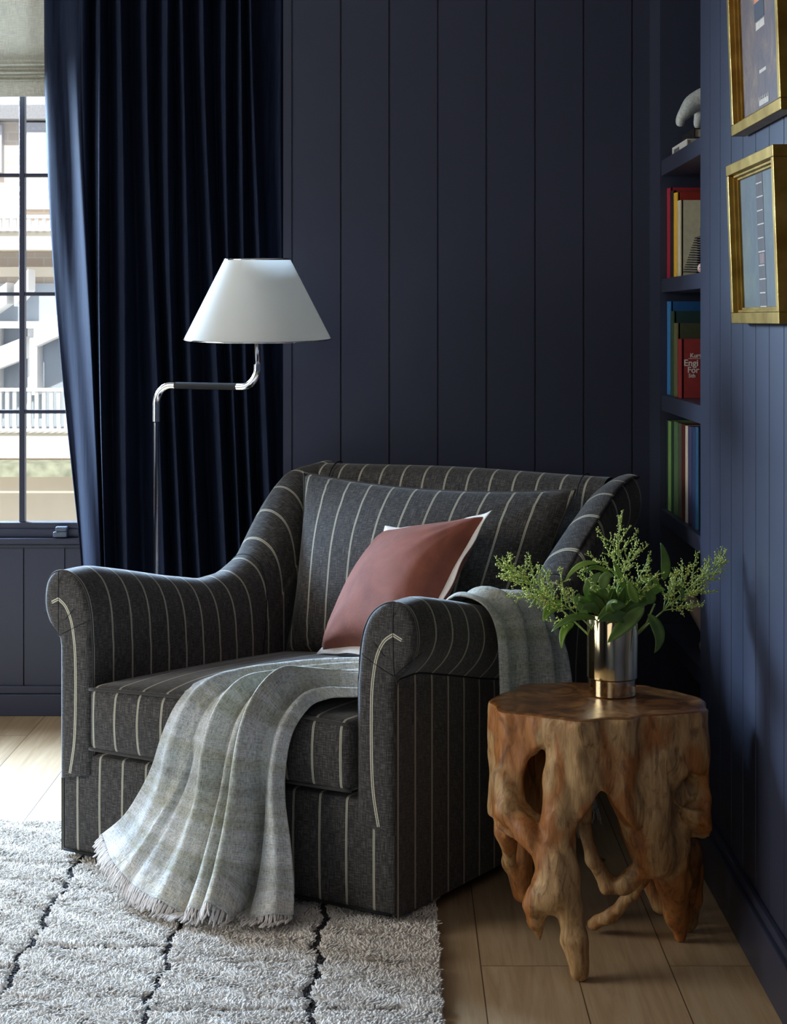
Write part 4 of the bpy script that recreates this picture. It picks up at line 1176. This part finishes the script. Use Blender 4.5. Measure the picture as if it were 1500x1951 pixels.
# ================================================================== books and ornaments on the shelves
def cover(name, rgb, rough=.5): return simple(name, rgb, rough, nscale=80, amt=.08)
PAGES = simple('book_pages', (206, 198, 178), .9, nscale=400, amt=.12)
BX = .744
def book(label, y0, y1, z0, z1, depth, spine_rgb, cover_rgb=None, group=None, lean=0, x0=BX):
    """upright book, spine towards the room, front cover towards the camera"""
    root = thing('book', (x0, (y0 + y1) / 2, z0), label, 'book', group)
    sm = cover('book_cloth', spine_rgb); cm = sm if cover_rgb is None else cover('book_cloth', cover_rgb)
    b = MB(); t = .003
    b.box((x0 + t, y0, z0), (x0 + depth, y0 + t, z1), 1); b.box((x0 + t, y1 - t, z0), (x0 + depth, y1, z1), 0)
    k = 7; V = []; 
    for i in range(k):
        a = i / (k - 1); yy = y0 + (y1 - y0) * a; xx = x0 - .003 * math.sin(math.pi * a)
        V += [(xx, yy, z0), (xx, yy, z1), (xx + t + .004, yy, z1), (xx + t + .004, yy, z0)]
    b.add(V, grid_faces(k, 4, cv=True) + [(0, 1, 2, 3), tuple((k - 1) * 4 + j for j in (3, 2, 1, 0))], 0)
    b.build('cover', [sm, cm], root)
    p = MB(); p.box((x0 + .006, y0 + t, z0 + .003), (x0 + depth - .004, y1 - t, z1 - .003)); p.build('pages', PAGES, root)
    return root
def YS(px): return FPX * BX / (px - CX)
def HZt(py, Y): return EYE - (py - CY) / FPX * Y
z2, z3, z4, z1 = 1.417, 1.093, .773, 1.748
g2 = 'books on the second shelf'; g3 = 'books on the third shelf'; g4 = 'books on the fourth shelf'
book('tall crimson book at the far end of the shelf above the blue book', 5.085, 5.142, z2, 1.667, .20, (166, 34, 52), None, g2)
bk = book('black and brown book between the crimson and the yellow book', 5.020, 5.082, z2, 1.655, .19, (40, 30, 30), (122, 50, 34), g2)
book('yellow spined book with a red cover behind the cream book', 4.955, 5.016, z2, 1.645, .21, (226, 176, 50), (146, 40, 30), g2)
book('cream book with a plain cover behind the dark ribbed ornament', 4.895, 4.950, z2, 1.620, .19, (204, 194, 164), (196, 190, 160), g2)
book('tall bright blue book at the far end of the third shelf', 5.080, 5.142, z3, 1.352, .22, (58, 128, 190), (30, 92, 150), g3)
book('dark green book in front of the bright blue book', 5.020, 5.075, z3, 1.325, .21, (52, 74, 52), (30, 58, 58), g3)
book('olive green book directly behind the red lettered book', 4.950, 5.015, z3, 1.292, .20, (98, 98, 62), (62, 68, 44), g3)
rb = book('red book with pale lettering on its cover', 4.885, 4.945, z3, 1.250, .17, (138, 44, 44), (142, 46, 44), g3)
def text(parent, s, px, py, size, Y, m):
    cu = bpy.data.curves.new('lettering', 'FONT'); cu.body = s; cu.size = size; cu.extrude = .0004; cu.offset = size * .018
    o = bpy.data.objects.new('lettering', cu); COL.objects.link(o)
    dg = bpy.context.evaluated_depsgraph_get(); me = bpy.data.meshes.new_from_object(o.evaluated_get(dg))
    COL.objects.unlink(o); bpy.data.objects.remove(o)
    V = np.array([v.co[:] for v in me.vertices]); F = [tuple(p.vertices) for p in me.polygons]
    p = at(px, py, Y)
    mobj('lettering', np.c_[p[0] + V[:, 0], Y - V[:, 2] - .0006, p[2] + V[:, 1]], F, m, parent, smooth=False)
LET = simple('pale_lettering', (226, 214, 206), .7)
text(rb, 'Kurt', 1315, 681, .016, 4.8845, LET); text(rb, 'Engi', 1303, 697, .024, 4.8845, LET); text(rb, 'For', 1310, 710, .022, 4.8845, LET); text(rb, '5th', 1312, 719, .014, 4.8845, LET)
b = MB(); p = at(1312, 683.5, 4.884); q = at(1345, 683.5, 4.884); b.box((p[0], 4.8835, p[2]), (q[0], 4.8848, p[2] + .001)); b.build('rule_line', LET, rb)
# the fourth shelf: spines in a row
rows4 = [(1271.3, 1273.5, 800, (24, 44, 50), 'dark teal book at the far end of the fourth shelf'), (1273.5, 1279, 802, (130, 170, 92), 'slim pale green book on the fourth shelf'),
         (1279.5, 1284, 803, (30, 62, 48), 'dark green book between two pale green books'), (1284.5, 1292, 803, (92, 122, 82), 'wide sage green book on the fourth shelf'),
         (1292.5, 1299, 806, (86, 88, 72), 'grey olive book beside the wide sage green book'), (1299.5, 1306, 808, (88, 36, 32), 'dark red brown book on the fourth shelf'),
         (1306.5, 1311, 811, (206, 196, 176), 'slim off white book on the fourth shelf'), (1311.5, 1318, 812, (62, 58, 92), 'purple navy book beside the slim off white book'),
         (1318.5, 1325, 813, (30, 48, 82), 'navy book on the fourth shelf next to the purple one'), (1325.5, 1331, 813, (26, 66, 96), 'nearest book on the fourth shelf with a deep blue spine')]
for (xa, xb, yt, rgb, lab) in rows4:
    ya, yb = YS(xb), YS(xa)
    book(lab, ya, yb - .0005, z4, HZt(yt, (ya + yb) / 2), .19, rgb, None, g4)
# two books lying under the figurine
def flat_book(label, x0, x1, y0, y1, z0, z1, rgb):
    root = thing('book', ((x0 + x1) / 2, (y0 + y1) / 2, z0), label, 'book', 'books lying under the figurine')
    m = cover('book_cloth', rgb); b = MB(); t = .0025
    b.box((x0, y0, z0), (x1, y1, z0 + t)); b.box((x0, y0, z1 - t), (x1, y1, z1)); b.box((x0, y0, z0 + t), (x0 + t, y1, z1 - t))
    b.build('cover', m, root); p = MB(); p.box((x0 + t, y0 + .004, z0 + t), (x1 - .004, y1 - .004, z1 - t)); p.build('pages', PAGES, root)
    return root
fb = flat_book('white book lying flat at the bottom of the pair under the figurine', .746, .93, 4.80, 5.06, z1, z1 + .026, (214, 212, 208))
TX = simple('grey_print', (92, 92, 98), .7)
b = MB()
for k, (a, c_) in enumerate(((4.99, 5.02), (4.965, 4.985), (4.93, 4.96))): b.box((.7455, a, z1 + .009), (.7462, c_, z1 + .018))
b.build('spine_print', TX, fb)
flat_book('black bound book on top of the white book under the figurine', .762, .93, 4.78, 4.99, z1 + .0265, z1 + .052, (30, 30, 34))

# pale animal figurine standing on the two books, seen from behind its haunch
def figurine():
    z0 = z1 + .0525; x0 = .800; y = 4.89
    me = bpy.data.meshes.new('animal_figurine'); bm = bmesh.new()
    J = {}
    def v(k, x, dy, z, r): J[k] = (bm.verts.new((x, dy, z)), r)
    v('hip', .0, 0, .086, .034); v('mid', .045, 0, .090, .034); v('sh', .085, 0, .084, .034); v('neck', .115, 0, .090, .023); v('head', .142, 0, .082, .018); v('nose', .165, 0, .070, .009)
    for s, nm, dx in ((-1, 'a', -.014), (1, 'b', .012)):
        v('k' + nm, dx * 1.6 - .012, s * .020, .050, .019); v('h' + nm, dx * 1.8 - .028, s * .021, .024, .0115); v('f' + nm, dx * 1.8 - .026, s * .021, .009, .010)
        v('e' + nm, .088 + dx, s * .018, .045, .016); v('w' + nm, .090 + dx, s * .018, .020, .0115); v('p' + nm, .100 + dx, s * .018, .010, .0105)
    E = [('hip', 'mid'), ('mid', 'sh'), ('sh', 'neck'), ('neck', 'head'), ('head', 'nose')]
    for nm in 'ab': E += [('hip', 'k' + nm), ('k' + nm, 'h' + nm), ('h' + nm, 'f' + nm), ('sh', 'e' + nm), ('e' + nm, 'w' + nm), ('w' + nm, 'p' + nm)]
    for a, c_ in E: bm.edges.new((J[a][0], J[c_][0]))
    bm.verts.index_update(); rad = {J[k][0].index: J[k][1] for k in J}
    bm.to_mesh(me); bm.free()
    o = bpy.data.objects.new('animal_figurine', me); COL.objects.link(o); o.location = (x0, y, z0); o.scale = (1.18, 1.18, 1.18)
    sk = o.modifiers.new('skin', 'SKIN')
    for i, d in enumerate(me.skin_vertices[0].data):
        d.radius = (rad[i], rad[i]); d.use_root = (i == 0)
    ss = o.modifiers.new('sub', 'SUBSURF'); ss.levels = 2; ss.render_levels = 2
    sk.use_smooth_shade = True
    me.materials.append(simple('speckled_grey_stone', (196, 202, 198), .5, nscale=220, amt=.2))
    tag(o, 'pale grey stone animal figurine standing on two stacked books', 'figurine')
figurine()
# dark ribbed ornament and a small red and white ball
b = MB(); c_ = (.797, 4.79, z2 - .0005); prof = [(0, 0), (.026, 0), (.028, .006)]
nr = 15
for i in range(nr):
    z = .008 + i * .0063; R_ = .062 - .032 * (i / nr) ** 1.0
    prof += [(.026, z), (R_, z + .001), (R_, z + .0028), (.024, z + .0042)]
prof += [(.017, .104), (.018, .124), (.015, .128), (0, .128)]
b.revolve(c_, prof, 40); tag(b.build('ribbed_ornament', simple('dark_bronze', (44, 38, 38), .4), smooth=True, auto=35), 'dark ribbed cone ornament in front of the cream book', 'ornament')
m, nt, bb = new_mat('red_white_ball', (.6, .3, .25), .4)
nt.links.new(ramp(nt, noise(nt, coords(nt), 130, 2), [(.46, srgb(198, 92, 76)), (.52, srgb(232, 216, 206))]), bb.inputs['Base Color'])
b = MB(); rr = .0145; b.revolve((.766, 4.66, z2 + rr), [(rr * math.sin(a) if 0 < a < math.pi else 0.0, -rr * math.cos(a)) for a in np.linspace(0, math.pi, 14)], 28)
tag(b.build('patterned_ball', m, smooth=True), 'small red and white patterned ball beside the ribbed ornament', 'ball')
# pale rounded sticks on the low shelf
BEI = simple('pale_driftwood', (196, 172, 158), .8, nscale=40, amt=.15)
for (lab, pts, rr) in (('pale driftwood stick lying lower on the bottom shelf', [(.772, 4.66, .470), (.80, 4.72, .485), (.775, 4.86, .545), (.770, 4.92, .560)], [.020, .024, .019, .010]),
                   ('pale driftwood stick resting behind the lower one', [(.80, 4.58, .535), (.80, 4.68, .553), (.80, 4.78, .575), (.805, 4.84, .59)], [.018, .022, .020, .012])):
    P = catmull(pts, 24); R_ = np.interp(np.linspace(0, 3, 24), range(4), rr); R_[0] *= .4; R_[-1] *= .4
    b = MB(); b.tube(P, R_, 16); tag(b.build('driftwood_stick', BEI, smooth=True), lab, 'stick', 'driftwood on the low shelf')

# ================================================================== framed pictures on the right wall
GILT, nt, b = new_mat('gilt_frame', srgb(190, 165, 95), .34, 1.0)
nt.links.new(ramp(nt, noise(nt, coords(nt, scale=(1, 1, 1)), 18, 4), [(.3, srgb(150, 116, 54)), (.7, srgb(196, 162, 88))]), b.inputs['Base Color'])
def art_mat(kind):
    m, nt, b = new_mat('art_' + kind, (.3, .3, .3), .55)
    v = coords(nt)
    if kind == 'plum':
        n1 = noise(nt, v, 14, 6, .7, 1.0)
        nt.links.new(ramp(nt, n1, [(.3, srgb(60, 42, 38)), (.5, srgb(90, 64, 52)), (.60, srgb(108, 82, 52)), (.72, srgb(132, 108, 72))]), b.inputs['Base Color'])
    else:
        n1 = noise(nt, v, 9, 6, .7, .6)
        nt.links.new(ramp(nt, n1, [(.3, srgb(38, 42, 40)), (.5, srgb(60, 64, 54)), (.7, srgb(78, 84, 56))]), b.inputs['Base Color'])
    return m
def picture(label, y0, y1, z0, z1, tilt, kind):
    """y0 near edge, y1 far edge; top leans away from the wall by tilt"""
    yc = (y0 + y1) / 2
    root = thing('framed_picture', (WX - .003, yc, z0), label, 'picture', None)
    dep = .030; mw = .022
    def T(x, y, z): return (WX - .004 - x - (z - z0) * tilt, y, z)     # x = distance out from the wall side
    def tb(mb, a, c_, m=0):
        (x0, ya, za), (x1, yb, zb_) = a, c_
        V = [T(*p) for p in ((x0, ya, za), (x1, ya, za), (x1, yb, za), (x0, yb, za), (x0, ya, zb_), (x1, ya, zb_), (x1, yb, zb_), (x0, yb, zb_))]
        mb.add(V, [(0, 1, 2, 3), (4, 7, 6, 5), (0, 4, 5, 1), (1, 5, 6, 2), (2, 6, 7, 3), (3, 7, 4, 0)], m)
    f = MB()
    tb(f, (0, y0, z0), (dep, y1, z0 + mw)); tb(f, (0, y0, z1 - mw), (dep, y1, z1)); tb(f, (0, y0, z0 + mw), (dep, y0 + mw, z1 - mw)); tb(f, (0, y1 - mw, z0 + mw), (dep, y1, z1 - mw))
    for (e, x) in ((mw + .006, .020), (mw + .011, .013)):   # stepped inner rebate
        tb(f, (0, y0 + mw, z0 + mw), (x, y1 - mw, z0 + e)); tb(f, (0, y0 + mw, z1 - e), (x, y1 - mw, z1 - mw)); tb(f, (0, y0 + mw, z0 + mw), (x, y0 + e, z1 - mw)); tb(f, (0, y1 - e, z0 + mw), (x, y1 - mw, z1 - mw))
    f.build('frame', GILT, root, bevel=.0012)
    a = MB(); tb(a, (.002, y0 + mw, z0 + mw), (.008, y1 - mw, z1 - mw)); art = a.build('artwork', art_mat(kind), root)
    F0 = .0085; w = y1 - y0; hh = z1 - z0; marks = []
    def strip(ya, yb, za, zb_, m, e=0):
        s = MB(); tb(s, (.006, y0 + w * ya, z0 + hh * za), (F0 + e, y0 + w * yb, z0 + hh * zb_), 0); marks.append((s, m))
    if kind == 'plum':
        strip(.45, .64, .55, .92, 0); strip(.45, .64, .47, .55, 1, .0002)
        strip(.45, .62, .428, .462, 2); strip(.45, .58, .232, .247, 2); strip(.42, .60, .09, .115, 2); strip(.40, .66, .072, .078, 2)
        for k in range(6): strip(.42 + k * .035, .43 + k * .035, .09, .13, 2, .0001)
        mats = [simple('orange_paint', (206, 128, 84), .7), simple('charcoal_paint', (52, 56, 66), .7), simple('bone_paint', (196, 186, 170), .7)]
    else:
        strip(.44, .58, .07, .97, 1)
        for k in range(11): strip(.44 + .02 * (k % 2), .57, .10 + k * .082, .106 + k * .082, 2, .0003)
        strip(.46, .55, .36, .42, 0, .0002)
        mats = [simple('dusty_pink_paint', (120, 92, 84), .7), simple('brown_grey_paint', (70, 60, 54), .7), simple('bone_paint', (196, 186, 170), .7)]
    for s, m in marks: s.build('painted_mark', mats[m], art)
    return root
picture('gilt framed plum abstract picture hanging above the other, with an orange bar', 3.345, 3.845, 1.684, 2.13, .036, 'plum')
picture('gilt framed grey blue abstract picture hanging below the plum one', 3.360, 3.845, 1.293, 1.622, .036, 'blue')
picture('gilt framed picture at the right edge of the photo, mostly out of view', 2.72, 3.235, 1.30, 1.66, .030, 'blue')
picture('upper gilt framed picture at the right edge, hanging nearest the camera', 2.72, 3.235, 1.70, 2.13, .030, 'plum')

# ================================================================== shag rug
def rug():
    x0, x1, y0, y1 = -2.3, .078, 2.6, 4.70
    root = thing('rug', ((x0 + x1) / 2, (y0 + y1) / 2, 0), 'thick ivory shag rug with a thin dark grid under the armchair', 'rug')
    wool = simple('ivory_wool', (230, 223, 214), .95, nscale=30, amt=.06, bmp=0, sheen=.2)
    dark = simple('charcoal_wool', (62, 58, 60), .95, nscale=60, amt=.15, bmp=0)
    VL = [(-.17, .008, 0, 9), (-.475, .0065, 0, 4.0), (-.53, .007, 4.0, 4.32), (-.765, .007, 0, 9), (-1.07, .008, 0, 9), (-1.38, .008, 0, 9), (-1.72, .008, 0, 9), (-.38, .008, 4.35, 9)]
    HL = [(4.21, .005, -9, -.765), (4.01, .006, -9, -.765), (3.65, .006, -9, -.765), (4.06, .004, -.765, -.17), (3.765, .007, -.765, -.50), (3.765, .005, -.50, -.46), (3.48, .005, -.765, -.47), (3.675, .005, -.475, -.17), (3.845, .004, -.17, 1), (3.672, .004, -.17, 1), (3.42, .005, -.475, 1), (4.35, .006, -9, .1)]
    def wob(t, s): return .006 * np.sin(t * 21 + s * 7) + .004 * np.sin(t * 53 + s * 3)
    def groove(x, y):
        d = np.full(x.shape, 9.0); dk = np.zeros(x.shape, bool)
        for i, (xc, w, ya, yb) in enumerate(VL):
            e = np.abs(x - xc - wob(y, i)); on = (y > ya) & (y < yb); d = np.where(on, np.minimum(d, e / w), d); dk |= on & (e < w)
        for i, (yc, w, xa, xb) in enumerate(HL):
            e = np.abs(y - yc - wob(x, i + 20)); on = (x > xa) & (x < xb); d = np.where(on, np.minimum(d, e / (w * 1.3)), d); dk |= on & (e < w * (.75 if w > .0055 else .35))
        return d, dk
    n1, n2 = 300, 260
    gx = np.linspace(x0, x1, n1); gy = np.linspace(y0, y1, n2); GX, GY = np.meshgrid(gx, gy, indexing='ij')
    d, dk = groove(GX, GY)
    Zb = .010 + .0015 * np.sin(GX * 140 + np.sin(GY * 91) * 2) * np.sin(GY * 147 + np.sin(GX * 63) * 2) - .005 * (d < 1.4)
    edge = np.minimum(np.minimum(GX - x0, x1 - GX), np.minimum(GY - y0, y1 - GY)); Zb = np.where(edge < .001, .001, Zb)
    mobj('rug_base', np.stack([GX, GY, Zb], -1).reshape(-1, 3), grid_faces(n1, n2), wool, root)
    r = np.random.default_rng(5)
    sp = .0046
    ax = np.arange(-1.45, x1 - .002, sp); ay = np.arange(3.30, y1, sp)
    TX_, TY_ = np.meshgrid(ax, ay, indexing='ij'); x = (TX_ + r.uniform(-.5, .5, TX_.shape) * sp * 1.2).ravel(); y = (TY_ + r.uniform(-.5, .5, TX_.shape) * sp * 1.2).ravel()
    # keep what the camera can see; skip what lies well under the chair
    px = CX + FPX * x / y; py = CY + FPX * EYE / y
    rel = np.stack([x - CO[0], y - CO[1]], 1); u = rel @ EU[:2]; v = rel @ EV[:2]
    keep = (px > -60) & (py < 2010) & ~((u > .08) & (u < W - .08) & (v > .12) & (v < D)) & (x < x1)
    # coarser tufts beyond the edge of the picture
    sp2 = .0092
    bx_, by_ = np.meshgrid(np.arange(x0 + .005, x1 - .003, sp2), np.arange(y0 + .005, y1, sp2), indexing='ij')
    bx_ = (bx_ + r.uniform(-.6, .6, bx_.shape) * sp2).ravel(); by_ = (by_ + r.uniform(-.6, .6, len(bx_) // 1).reshape(-1) * sp2 if by_.ndim == 1 else by_.ravel() + r.uniform(-.6, .6, bx_.size) * sp2)
    pxb = CX + FPX * bx_ / by_; pyb = CY + FPX * EYE / by_
    relb = np.stack([bx_ - CO[0], by_ - CO[1]], 1); ub = relb @ EU[:2]; vb = relb @ EV[:2]
    kb = ~((pxb > -60) & (pyb < 2010) & (bx_ > -1.45) & (by_ > 3.30)) & ~((ub > .08) & (ub < W - .08) & (vb > .12) & (vb < D)) & (bx_ < x1) & (bx_ > x0)
    big = np.concatenate([np.zeros(keep.sum(), bool), np.ones(kb.sum(), bool)])
    x, y = np.concatenate([x[keep], bx_[kb]]), np.concatenate([y[keep], by_[kb]]); n = len(x)
    d, dk = groove(x, y)
    cl = np.sin(x * 150 + 2.5 * np.sin(y * 90)) * np.sin(y * 170 + 2.5 * np.sin(x * 80))
    hgt = np.where(dk, .008, np.clip(.010 + .010 * (d - 1), .009, .0165)) * (r.uniform(.85, 1.12, n) + .16 * cl)
    # clumps: neighbouring tufts lean together
    la = np.sin(x * 55 + 3 * np.sin(y * 38)) + np.sin(y * 70 + 2 * np.sin(x * 47 + 1)); lb = np.cos(x * 62 + 2 * np.sin(y * 51)) + np.sin(y * 44 + x * 21)
    lx = la * .30 + r.normal(0, .22, n); ly = lb * .28 + r.normal(0, .22, n) - .15
    rad = r.uniform(.0022, .0033, n) * np.where(big, 2.0, 1.0)
    rings = []
    ang0 = r.uniform(0, 6.28, n)
    for (f, rr, bd) in ((0, 1.0, 0), (.55, 1.15, .30), (.92, .75, .85), (1.0, .12, 1.05)):
        cxx = x + lx * hgt * bd; cyy = y + ly * hgt * bd; cz = .006 + hgt * f * (1 - .12 * bd)
        ring_ = []
        for k in range(4):
            a = ang0 + k * math.pi / 2
            ring_.append(np.stack([cxx + np.cos(a) * rad * rr, cyy + np.sin(a) * rad * rr, cz], 1))
        rings.append(np.stack(ring_, 1))
    V = np.stack(rings, 1).reshape(n, 16, 3)
    q = []
    for i in range(3):
        for k in range(4): q.append((i * 4 + k, i * 4 + (k + 1) % 4, (i + 1) * 4 + (k + 1) % 4, (i + 1) * 4 + k))
    q.append((12, 13, 14, 15)); q = np.array(q)
    for nm, sel, mt in (('pile', ~dk, wool), ('grid_lines', dk, dark)):
        Vs = V[sel]; k = len(Vs); F = (np.arange(k)[:, None, None] * 16 + q[None]).reshape(-1, 4)
        me = bpy.data.meshes.new(nm); org = ORG[root]
        me.vertices.add(k * 16); me.vertices.foreach_set('co', (Vs.reshape(-1, 3) - org).ravel())
        me.loops.add(len(F) * 4); me.loops.foreach_set('vertex_index', F.ravel())
        me.polygons.add(len(F)); me.polygons.foreach_set('loop_start', np.arange(len(F)) * 4)
        me.polygons.foreach_set('use_smooth', np.ones(len(F), bool)); me.update(calc_edges=True); me.validate()
        me.materials.append(mt); o = bpy.data.objects.new(nm, me); COL.objects.link(o); o.parent = root; o['kind'] = 'stuff'
rug()
